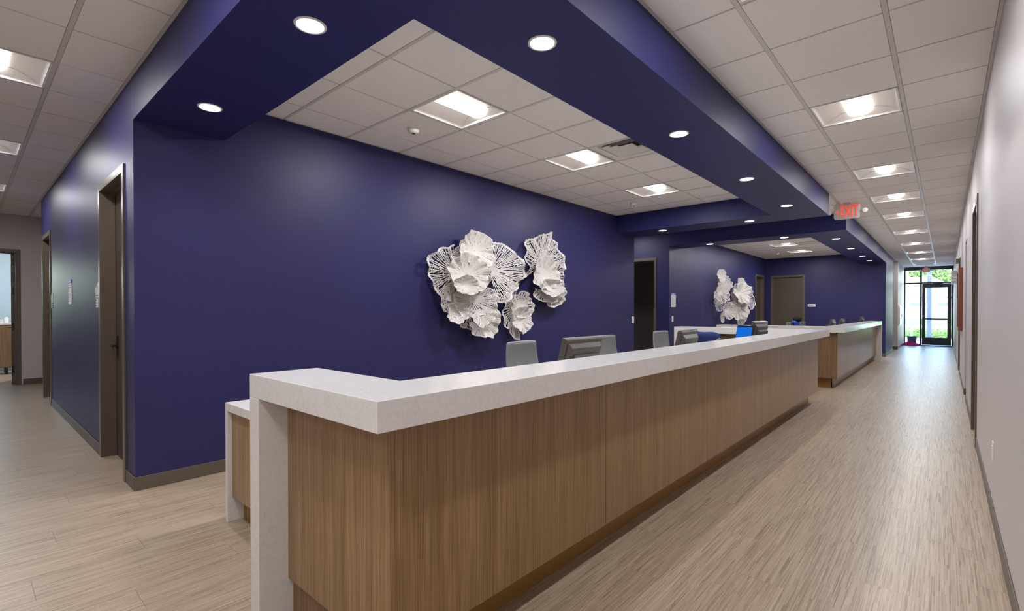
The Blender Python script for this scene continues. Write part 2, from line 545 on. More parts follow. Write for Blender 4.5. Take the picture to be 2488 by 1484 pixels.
# ------------------------------------------------------------------ ceilings
def ceiling_zone(xe, ye, skip, wide, x0=None):
    """xe, ye: grid lines; skip: cells (i, j) that hold a fixture; wide: axis of the wide main tees"""
    sl = MB().box(xe[0], xe[-1], ye[0], ye[-1], CH + 0.13, CH + 0.17).build('ceiling', M['void'], None, 'structure')
    gr = MB()
    wx, wy = (0.026, 0.014) if wide == 'y' else (0.014, 0.026)
    zx, zy = (CH - 0.002, CH + 0.004) if wide == 'y' else (CH + 0.004, CH - 0.002)
    for x in xe[1:-1]:
        gr.box(x - wx / 2, x + wx / 2, ye[0], ye[-1], zx, CH + 0.03)
    for y in ye[1:-1]:
        gr.box(xe[0], xe[-1], y - wy / 2, y + wy / 2, zy, CH + 0.028)
    for (a, c, d, e) in ((xe[0], xe[0] + 0.018, ye[0], ye[-1]), (xe[-1] - 0.018, xe[-1], ye[0], ye[-1]), (xe[0], xe[-1], ye[0], ye[0] + 0.018), (xe[0], xe[-1], ye[-1] - 0.018, ye[-1])):
        gr.box(a, c, d, e, CH - 0.002, CH + 0.026)
    gr.build('ceiling_grid', M['tee'], sl)
    cache = {}
    for i in range(len(xe) - 1):
        for j in range(len(ye) - 1):
            if (i, j) in skip: continue
            gx0 = wx / 2 + 0.002 if i else 0.02; gx1 = wx / 2 + 0.002 if i < len(xe) - 2 else 0.02
            gy0 = wy / 2 + 0.002 if j else 0.02; gy1 = wy / 2 + 0.002 if j < len(ye) - 2 else 0.02
            a, c, d, e = xe[i] + gx0, xe[i + 1] - gx1, ye[j] + gy0, ye[j + 1] - gy1
            if c - a < 0.03 or e - d < 0.03: continue
            key = (round(c - a, 4), round(e - d, 4))
            if key in cache:
                o = bpy.data.objects.new('ceiling_tile', cache[key]); C.objects.link(o); o.parent = sl
            else:
                o = MB().box(0, c - a, 0, e - d, 0, 0.016).build('ceiling_tile', M['tile'], sl)
                cache[key] = o.data
            o.location = (a, d, CH)
    return sl

def frange(a, b, s0):
    """grid lines from a to b through s0 with module T"""
    k = math.ceil((a + 0.04 - s0) / T)
    r = [a]
    while s0 + k * T < b - 0.04:
        r.append(s0 + k * T); k += 1
    return r + [b]

def cell(xe, ye, x, y):
    i = max(k for k in range(len(xe) - 1) if xe[k] <= x)
    j = max(k for k in range(len(ye) - 1) if ye[k] <= y)
    return (i, j)

YR = 2.8881
xe_r = [XS, -0.876, -0.2625, XR]
ye_r = frange(YN, YE, YR)
rows_r = [(-1, 'light'), (3, 'light'), (7, 'light'), (10, 'light'), (13, 'light'), (17, 'light'), (21, 'light'), (25, 'light'), (29, 'light'), (33, 'vent')]
fix_r = [(-0.569, YR + (k + 0.5) * T, t) for k, t in rows_r]
ceiling_zone(xe_r, ye_r, {cell(xe_r, ye_r, x, y) for x, y, t in fix_r}, 'y')
xe_m = frange(XA, -1.896, -2.7996)
ye_m = frange(1.436, 7.78, 1.9146)
fix_m = [(-3.1044, 1.9146 + 1.5 * T, 'light'), (-3.1044, 1.9146 + 4.5 * T, 'light'), (-3.1044, 1.9146 + 7.5 * T, 'light'), (-2.4948, 1.9146 + 4.5 * T, 'vent')]
ceiling_zone(xe_m, ye_m, {cell(xe_m, ye_m, x, y) for x, y, t in fix_m}, 'x')
Y0B = 13.72
xe_n = frange(XA, -1.896, -2.7996)
ye_n = frange(10.62, YB, Y0B)
fix_n = [(-3.1044, Y0B - 2.5 * T, 'light'), (-3.1044, Y0B + 0.5 * T, 'light'), (-3.1044, Y0B + 3.5 * T, 'light'), (-2.4948, Y0B + 0.5 * T, 'vent')]
ceiling_zone(xe_n, ye_n, {cell(xe_n, ye_n, x, y) for x, y, t in fix_n}, 'x')
xe_l = frange(XL, XS, -3.955)
ye_l = [-1.3, -0.771, -0.161, 0.4486, YN]
fix_l = [(-3.955 - (k + 0.5) * T, 0.1438, 'light') for k in (-3, 1, 5, 9, 13)]
fix_l = [f for f in fix_l if f[0] > XL + 0.3]
ceiling_zone(xe_l, ye_l, {cell(xe_l, ye_l, x, y) for x, y, t in fix_l}, 'x')
# small zones out of or at the edge of view
xe_b = [XS, -0.876, -0.2625, XR]
ye_b = frange(-3.6, YN, YR)
fix_b = [(-0.569, YR + (k + 0.5) * T, 'light') for k in (-6, -9)]
ceiling_zone(xe_b, ye_b, {cell(xe_b, ye_b, x, y) for x, y, t in fix_b}, 'y')
xe_s = frange(-9.0, XS, -3.955); ye_s = frange(8.37, Y2, 8.7)
ceiling_zone(xe_s, ye_s, {cell(xe_s, ye_s, -5.479, 9.005)}, 'x')
ceiling_zone(frange(XL, -10.42, -11.27), frange(YN, 6.5, 1.05), set(), 'x')
ceiling_zone(frange(-6.0, XS, -2), frange(20.05, 21.25, 20.6), set(), 'x')
MB().box(XR + TH, 1.75, -3.6, YE, CH, CH + 0.03).build('ceiling', M['tile'], None, 'structure')
OFX, OFY = -13.9, 0.9
xe_o = frange(-15.6, XL - TH, OFX - T / 2); ye_o = frange(-2.6, 3.2, OFY - T / 2)
ceiling_zone(xe_o, ye_o, {cell(xe_o, ye_o, OFX, OFY)}, 'x')
MB().box(-10.27, XA - TH, YN + TH, 8.3, CH, CH + 0.03).build('ceiling', M['tile'], None, 'structure')
MB().box(-9.0, XA - TH, Y2 + TH, 19.9, CH, CH + 0.03).build('ceiling', M['tile'], None, 'structure')

# soffit rings
def soffit(parts):
    b = MB()
    for p in parts: b.box(*p)
    return b.build('soffit', M['bluematte'], None, 'structure')
soffit([(XA, XS, YN, 1.436, SZ, 3.15), (-1.896, XS, 1.436, 7.78, SZ, 3.15), (XA, XS, 7.78, 8.37, SZ, 3.15)])
soffit([(XA, XS, Y2, 10.62, SZ, 3.15), (-1.896, XS, 10.62, YB, SZ, 3.15)])

# ------------------------------------------------------------------ trims and baseboards
def baseboard(name, x0, x1, y0, y1):
    return MB().box(x0, x1, y0, y1, 0.0, 0.1).build(name, M['base'], None, 'structure', bevel=0.003)
bt = 0.008
baseboard('baseboard_center', XA, XA + bt, YN - bt, Y1E)
baseboard('baseboard_left', D1[1] + 0.055, XA, YN - bt, YN)
baseboard('baseboard_left', D2[1] + 0.055, D1[0] - 0.055, YN - bt, YN)
baseboard('baseboard_far', XL, XL + bt, DL[1] + 0.07, 6.5)
baseboard('baseboard_far', XL, XL + bt, -1.3, DL[0] - 0.07)
baseboard('baseboard_right', XR - bt, XR, 0.5, DR1[0] - 0.05)
baseboard('baseboard_right', XR - bt, XR, DR1[1] + 0.05, DRo[0])
baseboard('baseboard_right', XR, XR + TH, DRo[1] - bt, DRo[1])
baseboard('baseboard_right', XR - bt, XR, DRo[1], DR3[0] - 0.05)
baseboard('baseboard_right', XR - bt, XR, DR3[1] + 0.05, YE)
baseboard('baseboard_center', XA, XA + bt, Y2, DA2[0] - 0.06)
baseboard('baseboard_back', DBK[1] + 0.06, XS, YB - bt, YB)
baseboard('baseboard_center', XS, XS + bt, YB - bt, 20.05)
baseboard('baseboard_side', -6.0, -1.21 + bt, 21.25 - bt, 21.25)
baseboard('baseboard_center', -1.21, -1.21 + bt, 21.25, YE)
baseboard('baseboard_side', D3[1] + 0.05, XA, Y2 - bt, Y2)

# ------------------------------------------------------------------ ceiling fixtures
def make_troffer():
    t = thing('ceiling_light', 'troffer', 'light')
    h = 0.29
    f = MB()
    for (a, c, d, e) in ((-h, h, -h, -h + 0.014), (-h, h, h - 0.014, h), (-h, -h + 0.014, -h + 0.014, h - 0.014), (h - 0.014, h, -h + 0.014, h - 0.014)):
        f.box(a, c, d, e, 0.0, 0.012)
    f.build('frame', M['metalwhite'], t)
    r = MB()
    def refl(sg):
        def fn(u, v):
            x = 0.276 - (0.276 - 0.095) * u
            z = 0.004 + 0.072 * math.sin(u * PI / 2)
            y = -0.276 + 0.552 * v
            return (sg * x, y, z)
        return fn
    r.grid(refl(1), 9, 2)
    r.build('reflector', M['metalwhite'], t, smooth=60)
    MB().grid(refl(-1), 9, 2).build('reflector', M['metalwhite'], t, smooth=60)
    for sg in (-1, 1):
        e = MB()
        # sloping end plate: low at the frame, rising inwards to meet the side reflectors
        n = 8
        lower = [(-0.276 + 0.552 * k / n, 0.276, 0.004) for k in range(n + 1)]
        upper = []
        for k in range(n + 1):
            x = -0.276 + 0.552 * k / n
            u = min(1, max(0, (0.276 - abs(x)) / 0.181))
            z = 0.004 + 0.072 * math.sin(u * PI / 2)
            upper.append((x, 0.276 - 0.045 * u, z))
        for k in range(n):
            q = [lower[k], lower[k + 1], upper[k + 1], upper[k]]
            e.quad([(p[0], sg * p[1], p[2]) for p in q])
        e.build('end_plate', M['metalwhite'], t, smooth=40)
    l = MB()
    def lens(u, v):
        a = PI * u
        return (-0.095 * math.cos(a), -0.235 + 0.47 * v, 0.07 - 0.052 * math.sin(a))
    l.grid(lens, 15, 2)
    for sg in (-1, 1):
        l.quad([(-0.095 * math.cos(PI * k / 14), sg * 0.235, 0.07 - 0.052 * math.sin(PI * k / 14)) for k in range(15)])
    l.build('lens', M['lens'], t, smooth=40)
    MB().box(-h, h, -h, h, 0.082, 0.1).build('housing', M['metalwhite'], t)
    ld = bpy.data.lights.new('lamp', 'AREA'); ld.shape = 'RECTANGLE'; ld.size = 0.13; ld.size_y = 0.44; ld.energy = LAMP_W
    ld.color = (0.98, 0.98, 1.0)
    lo = bpy.data.objects.new('lamp', ld); C.objects.link(lo); lo.parent = t; lo.location = (0, 0, 0.016)
    return t

def make_vent():
    t = thing('ceiling_vent', 'vent', 'vent')
    h = 0.29
    MB().box(-h, h, -h, h, 0.075, 0.085).build('backing', M['void'], t)
    def ring(o, i, z0, z1):
        b = MB()
        n = [(1, 1), (-1, 1), (-1, -1), (1, -1)]
        for k in range(4):
            a, c = n[k], n[(k + 1) % 4]
            b.quad([(a[0] * o, a[1] * o, z0), (c[0] * o, c[1] * o, z0), (c[0] * i, c[1] * i, z1), (a[0] * i, a[1] * i, z1)])
            b.quad([(a[0] * o, a[1] * o, z0 + 0.003), (c[0] * o, c[1] * o, z0 + 0.003), (c[0] * i, c[1] * i, z1 + 0.003), (a[0] * i, a[1] * i, z1 + 0.003)])
        return b
    ring(h, 0.24, 0.0, 0.012).build('frame', M['metalwhite'], t)
    ring(0.24, 0.22, 0.012, 0.06).build('frame_neck', M['metalwhite'], t)
    ring(0.205, 0.165, 0.006, 0.045).build('louver', M['metalwhite'], t)
    ring(0.145, 0.105, 0.010, 0.045).build('louver', M['metalwhite'], t)
    MB().prism([(-0.085, -0.085), (0.085, -0.085), (0.085, 0.085), (-0.085, 0.085)], 'z', 0.012, 0.02).build('center_plate', M['metalwhite'], t)
    return t

TRO = make_troffer(); VEN = make_vent()
used = {'light': False, 'vent': False}
lamp_sets = {}
def set_watts(root, watts):
    for ch in root.children:
        if ch.type == 'LIGHT':
            if watts not in lamp_sets:
                lamp_sets[watts] = ch.data.copy(); lamp_sets[watts].energy = watts
            ch.data = lamp_sets[watts]
def place_fix(x, y, kind, label, group, rz=0.0, watts=None):
    r = place_fix0(x, y, kind, label, group, rz)
    if kind == 'light':
        set_watts(r, watts or {'corridor ceiling lights': CORR_W, 'left corridor ceiling lights': LEFT_W, 'lights behind the camera': BACK_W}.get(group, LAMP_W))
    return r
def place_fix0(x, y, kind, label, group, rz=0.0):
    src = TRO if kind == 'light' else VEN
    if not used[kind]:
        used[kind] = True
        src.location = (x, y, CH); src.rotation_euler = (0, 0, rz)
        src['label'] = label; src['group'] = group
        return src
    return dup(src, (x, y, CH), rz, label, group)

ordn = ['nearest, cut by the top of the picture', 'second', 'third', 'fourth', 'fifth', 'sixth', 'seventh', 'eighth', 'ninth, furthest before the vent']
k = 0
for x, y, t in fix_r:
    if t == 'light':
        place_fix(x, y, t, 'square recessed corridor ceiling light, %s one from the camera' % ordn[k] if k else 'square recessed corridor ceiling light nearest the camera, cut by the top edge', 'corridor ceiling lights'); k += 1
    else:
        place_fix(x, y, t, 'square white air vent at the far end of the corridor ceiling', 'ceiling vents')
ml = ['square recessed light in the first alcove ceiling, nearest and largest', 'square recessed light beside the air vent in the first alcove ceiling', 'square recessed light furthest back in the first alcove ceiling']
nl = ['square recessed light nearest the front in the second alcove ceiling, hidden by the soffit', 'square recessed light beside the vent in the second alcove ceiling', 'square recessed light furthest back in the second alcove ceiling']
place_fix(-5.479, 9.005, 'light', 'recessed light in the side corridor ceiling behind the first soffit', 'side corridor lights', 0, 30.0)
k = 0
for x, y, t in fix_m:
    place_fix(x, y, t, ml[k] if t == 'light' else 'white square air vent with nested louvers in the first alcove ceiling', 'first alcove ceiling lights' if t == 'light' else 'ceiling vents'); k += 1
k = 0
for x, y, t in fix_n:
    place_fix(x, y, t, nl[k] if t == 'light' else 'white square air vent in the second alcove ceiling', 'second alcove ceiling lights' if t == 'light' else 'ceiling vents'); k += 1
ll = ['square recessed light over the junction, above and out of frame', 'largest of the recessed lights at the left picture edge', 'second recessed light down at the left picture edge', 'third recessed light down at the left picture edge', 'lowest and smallest recessed light at the left picture edge']
for k, (x, y, t) in enumerate(fix_l):
    place_fix(x, y, t, ll[k], 'left corridor ceiling lights', R(90))
for k, (x, y, t) in enumerate(fix_b):
    place_fix(x, y, t, ['square recessed corridor light just behind the camera', 'square recessed corridor light furthest behind the camera'][k], 'lights behind the camera')

def make_downlight():
    t = thing('downlight', 'd', 'light')
    MB().lathe([(0.062, 0.0), (0.063, -0.003), (0.074, -0.003), (0.076, 0.0), (0.062, 0.0)], n=40).build('trim_ring', M['trim'], t, smooth=40)
    MB().lathe([(0.063, 0.0), (0.058, 0.02), (0.046, 0.045), (0.032, 0.058)], n=40).build('reflector', M['cone'], t, smooth=60)
    MB().lathe([(0.034, 0.056), (0.0005, 0.056)], n=32).build('lens', M['glow'], t)
    MB().lathe([(0.078, 0.001), (0.078, 0.075), (0.001, 0.075)], n=20).build('housing', M['metalwhite'], t)
    ld = bpy.data.lights.new('lamp', 'AREA'); ld.shape = 'DISK'; ld.size = 0.06; ld.energy = DOWN_W; ld.color = (0.98, 0.985, 1.0); ld.spread = R(130)
    lo = bpy.data.objects.new('lamp', ld); C.objects.link(lo); lo.parent = t; lo.location = (0, 0, 0.052)
    return t
DOW = make_downlight()
dl = [(-2.315, 1.136, 'round downlight under the near soffit, largest, at the top of the picture'),
      (-3.756, 1.137, 'round downlight nearest the blue corner under the near soffit'),
      (-1.568, 2.006, 'largest round downlight under the long corridor-side soffit'),
      (-1.568, 3.74, 'second round downlight along the long corridor-side soffit'),
      (-1.568, 5.49, 'third round downlight along the long corridor-side soffit'),
      (-1.568, 7.22, 'fourth and last round downlight along the first long soffit'),
      (-2.27, 8.08, 'right of the two downlights under the far cross soffit of the first alcove'),
      (-3.65, 8.03, 'left of the two downlights under the far cross soffit of the first alcove'),
      (-3.65, 10.30, 'left of the two downlights under the second alcove front soffit'),
      (-2.277, 10.30, 'right of the two downlights under the second alcove front soffit'),
      (-1.57, 11.16, 'nearest of four downlights along the second long soffit'),
      (-1.57, 13.11, 'second of four downlights along the second long soffit'),
      (-1.57, 15.10, 'third of four downlights along the second long soffit'),
      (-1.57, 16.62, 'furthest of four downlights along the second long soffit')]
# the soffits are bored through at each downlight
for k, (x, y, lb) in enumerate(dl):
    if k == 0:
        DOW.location = (x, y, SZ); DOW['label'] = lb; DOW['group'] = 'soffit downlights'
    else:
        dup(DOW, (x, y, SZ), 0, lb, 'soffit downlights')
cut = MB()
for (x, y, lb) in dl:
    cut.lathe([(0.0005, -0.05), (0.0755, -0.05), (0.0755, 0.082), (0.0005, 0.082)], c=(x, y, SZ), n=32)
cme = bpy.data.meshes.new('bore'); cme.from_pydata([tuple(v) for v in cut.v], [], cut.f)
bm = bmesh.new(); bm.from_mesh(cme); bmesh.ops.remove_doubles(bm, verts=bm.verts, dist=0.0012); bmesh.ops.recalc_face_normals(bm, faces=bm.faces); bm.to_mesh(cme); bm.free()
cob = bpy.data.objects.new('bore', cme); C.objects.link(cob)
for s_ in [o for o in bpy.data.objects if o.name.startswith('soffit')]:
    bm = bmesh.new(); bm.from_mesh(s_.data); bmesh.ops.remove_doubles(bm, verts=bm.verts, dist=0.0001)
    bm.free()
    md = s_.modifiers.new('holes', 'BOOLEAN'); md.object = cob; md.operation = 'DIFFERENCE'; md.solver = 'EXACT'; md.use_self = True
    dg = bpy.context.evaluated_depsgraph_get()
    nm = bpy.data.meshes.new_from_object(s_.evaluated_get(dg))
    s_.modifiers.clear(); s_.data = nm
bpy.data.objects.remove(cob)

def smoke(x, y, label):
    t = thing('smoke_detector', label, 'detector', (x, y, CH), 0, 'ceiling smoke detectors')
    MB().lathe([(0.001, -0.012), (0.06, -0.012), (0.062, 0.0)], n=32).build('base', M['white'], t, smooth=40)
    MB().lathe([(0.055, -0.012), (0.05, -0.03), (0.03, -0.042), (0.001, -0.043)], n=32).build('dome', M['white'], t, smooth=60)
    MB().lathe([(0.016, -0.042), (0.014, -0.047), (0.001, -0.047)], n=20).build('sensor', M['chairdark'], t, smooth=60)
smoke(-3.722, 2.816, 'white round smoke detector on the first alcove ceiling near its largest light')
smoke(-3.68, 7.05, 'white round smoke detector at the far end of the first alcove ceiling')
smoke(-3.71, 15.94, 'white round smoke detector on the second alcove ceiling')

# ------------------------------------------------------------------ doors
def hinge_on(par, x, y, zs):
    for z in zs:
        MB().box(x - 0.018, x + 0.018, y - 0.006, y + 0.05, z, z + 0.11).build('hinge', M['black'], par)

def door(name, loc, rz, w_, h_, leaf='closed', leafm='leaf', handle_side=-1, recess=0.1, hinges=False, closer=False):
    r = bpy.data.objects.new(name, None); C.objects.link(r)
    r.location = loc; r.rotation_euler = (0, 0, rz); r['kind'] = 'structure'
    W = w_ / 2; c = 0.05; p = 0.012; D = TH
    f = MB()
    for sg in (-1, 1):
        f.box(sg * W, sg * (W + c), -p, 0.006, 0, h_ + c)         # face
        f.box(sg * (W - 0.012), sg * W, -p, recess, 0, h_ - 0.012)          # jamb reveal
        f.box(sg * (W - 0.028), sg * (W - 0.012), recess - 0.03, recess, 0, h_ - 0.028)       # stop
        f.box(sg * (W - 0.012), sg * W, recess, D, 0, h_ - 0.012)
    f.box(-W, W, -p, 0.006, h_, h_ + c)
    f.box(-W, W, -p, D, h_ - 0.012, h_)
    f.box(-W + 0.012, W - 0.012, recess - 0.03, recess, h_ - 0.028, h_ - 0.012)
    f.build('door_frame', M['frame'], r, bevel=0.002)
    lw = w_ - 0.03
    if leaf == 'closed':
        l = MB().box(-lw / 2, lw / 2, recess + 0.001, recess + 0.043, 0.008, h_ - 0.014).build('door_leaf', M[leafm], r)
        hx = handle_side * (lw / 2 - 0.07)
        hb = MB()
        hb.lathe([(0.001, -0.012), (0.028, -0.012), (0.028, 0.002)], c=(hx, recess, 1.0), n=20, axis='y')
        hb.tube((hx, recess, 1.0), (hx, recess - 0.05, 1.0), 0.01)
        hb.tube((hx, recess - 0.05, 1.0), (hx - handle_side * 0.11, recess - 0.05, 1.0), 0.009)
        hb.box(hx - 0.03, hx + 0.03, recess - 0.006, recess, 0.9, 1.09)
        hb.build('door_handle', M['black'], l)
    if leaf == 'open':
        # swung into the room behind, hinged on the +x jamb
        l = MB().box(-0.043, 0.0, 0.0, lw, 0.008, h_ - 0.014).build('door_leaf', M[leafm], r)
        l.location = (W - 0.02, D, 0); l.rotation_euler = (0, 0, R(-4))
        hb = MB()
        hb.tube((-0.043, lw - 0.07, 1.0), (-0.095, lw - 0.07, 1.0), 0.01)
        hb.tube((-0.095, lw - 0.07, 1.0), (-0.095, lw - 0.18, 1.0), 0.01)
        hb.box(-0.05, -0.04, lw - 0.1, lw - 0.04, 0.92, 1.08)
        hb.build('door_handle', M['black'], l)
    if hinges:
        for z in (0.22, 0.98, 1.5 + 0.12, 2.14):
            MB().box(W - 0.062, W - 0.012, D - 0.03, D + 0.0, z, z + 0.115).build('hinge', M['black'], r)
    if closer:
        MB().box(-0.3, 0.3, -0.07, -p, h_ - 0.02, h_ + 0.045).build('door_closer', M['frame'], r)
    return r

mid = lambda d: ((d[0] + d[1]) / 2)
wd = lambda d: d[1] - d[0]
door('door_1', (mid(D1), YN, 0), 0, wd(D1), D1[2], handle_side=-1)
door('door_2', (mid(D2), YN, 0), 0, wd(D2), D2[2])
door('door_3', (XL, mid(DL), 0), R(90), wd(DL), DL[2], leaf='open', hinges=True)
door('door_4', (mid(D3), Y2, 0), 0, wd(D3), D3[2], leaf='none')
door('door_5', (mid(DBK), YB, 0), 0, wd(DBK), DBK[2], recess=0.06, handle_side=1)
door('door_6', (XA, mid(DA2), 0), R(90), wd(DA2), DA2[2], recess=0.1)
door('door_7', (XR, mid(DR1), 0), R(-90), wd(DR1), DR1[2], recess=0.11)
door('door_8', (XR, mid(DR3), 0), R(-90), wd(DR3), DR3[2], recess=0.11, closer=True)
# hinge dots and strike on the near left door are on its frame
# ------------------------------------------------------------------ glazed end wall and exit door
ew = bpy.data.objects.new('window_2', None); C.objects.link(ew); ew['kind'] = 'structure'
xm = -0.70; ZT = 2.93; ZD = 2.36
fr = MB()
fr.box(-1.21, -1.165, YE - 0.06, YE + 0.06, 0, ZT - 0.05)                # left stile
fr.box(XR - 0.05, XR, YE - 0.06, YE + 0.06, 0, ZT - 0.05)
fr.box(-1.21, XR, YE - 0.06, YE + 0.06, ZT - 0.05, CH + 0.02)
fr.box(xm - 0.03, xm + 0.03, YE - 0.06, YE + 0.06, 0, ZT - 0.05)
fr.box(-1.165, xm - 0.03, YE - 0.06, YE + 0.06, 0, 0.05)
fr.box(-1.165, xm - 0.03, YE - 0.06, YE + 0.06, ZD, ZD + 0.055)
fr.box(xm + 0.03, XR - 0.05, YE - 0.06, YE + 0.06, ZD, ZD + 0.055)
fr.build('window_frame', M['alu'], ew)
MB().box(-1.17, xm - 0.025, YE - 0.004, YE + 0.004, 0.045, ZD + 0.005).build('pane', M['glass'], ew)
MB().box(-1.17, xm - 0.025, YE - 0.004, YE + 0.004, ZD + 0.05, ZT - 0.045).build('pane', M['glass'], ew)
MB().box(xm + 0.025, XR - 0.045, YE - 0.004, YE + 0.004, ZD + 0.05, ZT - 0.045).build('pane', M['glass'], ew)
ed = bpy.data.objects.new('door_9', None); C.objects.link(ed); ed['kind'] = 'structure'
x0, x1 = xm + 0.035, XR - 0.055
ga, gb = -0.572, 0.067
e = MB()
e.box(x0, ga, YE - 0.022, YE + 0.022, 0.01, ZD - 0.005); e.box(gb, x1, YE - 0.022, YE + 0.022, 0.01, ZD - 0.005)
e.box(ga, gb, YE - 0.022, YE + 0.022, 0.01, 0.30); e.box(ga, gb, YE - 0.022, YE + 0.022, 2.20, ZD - 0.005)
e.box(ga, gb, YE - 0.03, YE + 0.03, 0.985, 1.035)
e.build('door_leaf', M['alu'], ed)
MB().box(ga - 0.005, gb + 0.005, YE - 0.004, YE + 0.004, 0.295, 0.99).build('pane', M['glass'], ed)
MB().box(ga - 0.005, gb + 0.005, YE - 0.004, YE + 0.004, 1.03, 2.205).build('pane', M['glass'], ed)
MB().box(ga - 0.02, gb + 0.02, YE - 0.08, YE - 0.055, 1.0, 1.03).box(ga - 0.02, ga + 0.01, YE - 0.08, YE - 0.02, 1.0, 1.03).box(gb - 0.01, gb + 0.02, YE - 0.08, YE - 0.02, 1.0, 1.03).build('push_bar', M['alu'], ed)
MB().lathe([(0.001, -0.02), (0.022, -0.02), (0.022, 0.0)], c=(x0 + 0.045, YE - 0.022, 1.12), axis='y', n=20).build('lock', M['steel'], ed, smooth=40)
MB().box(-0.36, -0.06, YE - 0.08, YE - 0.02, ZD - 0.05, ZD + 0.01).build('door_closer', M['alu'], ed)
# end wall infill behind side walls
wall_y('wall_end', XR, 1.95, YE - 0.06, YE + 0.06, M['wall'])
wall_y('wall_end', -6.2, -1.21, YE - 0.06, YE + 0.06, M['wall'])

# ------------------------------------------------------------------ reception counters
CT = 1.0463; TK = 0.0964
XO_ = -1.239
def counter1():
    org = (-1.8, 4.5, 0)
    t = thing('reception_counter', 'long reception counter with pale stone top and walnut panels, nearest the camera', 'counter', org, 0, 'reception counters')
    b = MB(org)
    ye0, ye1 = 0.806, 8.285
    # top: near arm, long bar, far arm as one stone slab (U shape)
    poly = [(-2.19, ye0), (XO_, ye0), (XO_, ye1), (-3.42, ye1), (-3.42, 7.98), (-1.545, 7.98), (-1.545, 1.104), (-2.19, 1.104)]
    b.prism(poly, 'z', CT - TK, CT)
    b.box(-2.19, -2.10, ye0, 1.104, 0, CT - TK)
    b.box(-3.42, -3.37, 7.98, ye1, 0, CT - TK)
    b.build('countertop', M['quartz'], t, bevel=0.002)
    px, py = -1.352, 0.925
    MB(org).box(-2.10, px, py, py + 0.018, 0.168, CT - TK).build('panel', M['wood'], t)
    ys = [py, 2.28, 3.76, 5.26, 6.735, 8.09]
    for a, c in zip(ys, ys[1:]):
        MB(org).box(px - 0.018, px, a + 0.0015 if a > py else a + 0.0185, c - 0.0015, 0.168, CT - TK).build('panel', M['wood'], t)
    # far arm panels
    MB(org).box(-3.37, px - 0.018, 8.072, 8.09, 0.168, CT - TK).build('panel', M['wood2'], t)
    core = MB(org).box(-2.10, px - 0.02, py + 0.02, 1.07, 0.0, CT - TK).box(px - 0.12, px - 0.02, 1.07, 8.05, 0.17, CT - TK)
    core.build('carcass', M['wood2'], t)
    MB(org).box(-2.10, -1.46, 1.0, 1.015, 0, 0.168).build('kick_plate', M['kick'], t)
    MB(org).box(-1.475, -1.46, 1.0, 8.04, 0, 0.168).build('kick_plate', M['kick'], t)
    MB(org).box(-3.37, -1.46, 8.02, 8.035, 0, 0.168).build('kick_plate', M['kick'], t)
    # staff worktop at desk height behind the counter
    MB(org).box(-2.2, -1.475, 1.75, 7.97, 0.715, 0.745).build('worktop', M['white'], t)
    for y in (2.6, 4.2, 5.8, 7.4):
        MB(org).box(-2.1, -1.475, y, y + 0.03, 0, 0.715).build('support_panel', M['wood2'], t)
    return t
counter1()

def low_desk():
    org = (-2.7, 1.4, 0)
    t = thing('side_desk', 'low desk wing with pale stone top and walnut front, left of the tall counter', 'desk', org)
    b = MB(org)
    x0 = -3.352; y0 = 1.09; z1 = 0.742; th = 0.052
    b.box(x0, -2.2, y0, 1.75, z1 - th, z1); b.box(-2.2, -1.49, 1.12, 1.75, z1 - th, z1)
    b.box(x0, x0 + 0.03, y0, 1.75, 0, z1 - th)
    b.build('desktop', M['quartz'], t, bevel=0.002)
    MB(org).box(x0 + 0.03, -2.2, 1.118, 1.136, 0.155, z1 - th).build('panel', M['wood'], t)
    MB(org).box(x0 + 0.03, -2.2, 1.185, 1.2, 0, 0.155).build('kick_plate', M['kick'], t)
    MB(org).box(x0 + 0.03, -2.2, 1.2, 1.72, 0.02, z1 - th).build('carcass', M['wood2'], t)
low_desk()

def counter2():
    org = (-1.8, 13.0, 0)
    t = thing('reception_counter', 'second reception counter with pale stone top, further down the corridor', 'counter', org, 0, 'reception counters')
    yf, yl = 9.66, 16.08
    b = MB(org)
    poly = [(-3.30, yf), (XO_, yf), (XO_, yl), (-1.545, yl), (-1.545, yf + 0.3), (-3.30, yf + 0.3)]
    b.prism(poly, 'z', CT - TK, CT)
    b.box(-3.30, -3.25, yf, yf + 0.3, 0, CT - TK)
    b.box(-1.545, XO_, yl - 0.06, yl, 0, CT - TK)
    b.build('countertop', M['quartz'], t, bevel=0.002)
    px, py = -1.352, yf + 0.11
    MB(org).box(-3.25, px, py, py + 0.018, 0.168, CT - TK).build('panel', M['wood2'], t)
    ys = [py, 11.1, 12.6, 14.1, 15.4, yl - 0.06]
    for a, c in zip(ys, ys[1:]):
        MB(org).box(px - 0.018, px, a + 0.0015 if a > py else a + 0.0185, c - 0.0015, 0.168, CT - TK).build('panel', M['wood'], t)
    MB(org).box(-3.25, -1.5, py + 0.02, yf + 0.28, 0.17, CT - TK).box(px - 0.12, px - 0.02, py + 0.02, yl - 0.08, 0.17, CT - TK).build('carcass', M['wood2'], t)
    MB(org).box(-3.25, -1.44, py + 0.10, py + 0.115, 0, 0.168).build('kick_plate', M['kick'], t)
    MB(org).box(-1.455, -1.44, py + 0.10, yl - 0.08, 0, 0.168).build('kick_plate', M['kick'], t)
    MB(org).box(-2.25, -1.475, 10.2, yl - 0.1, 0.715, 0.745).build('worktop', M['white'], t)
    for y in (11.0, 12.8, 14.4, 15.9):
        MB(org).box(-2.1, -1.475, y, y + 0.03, 0, 0.715).build('support_panel', M['wood2'], t)
counter2()

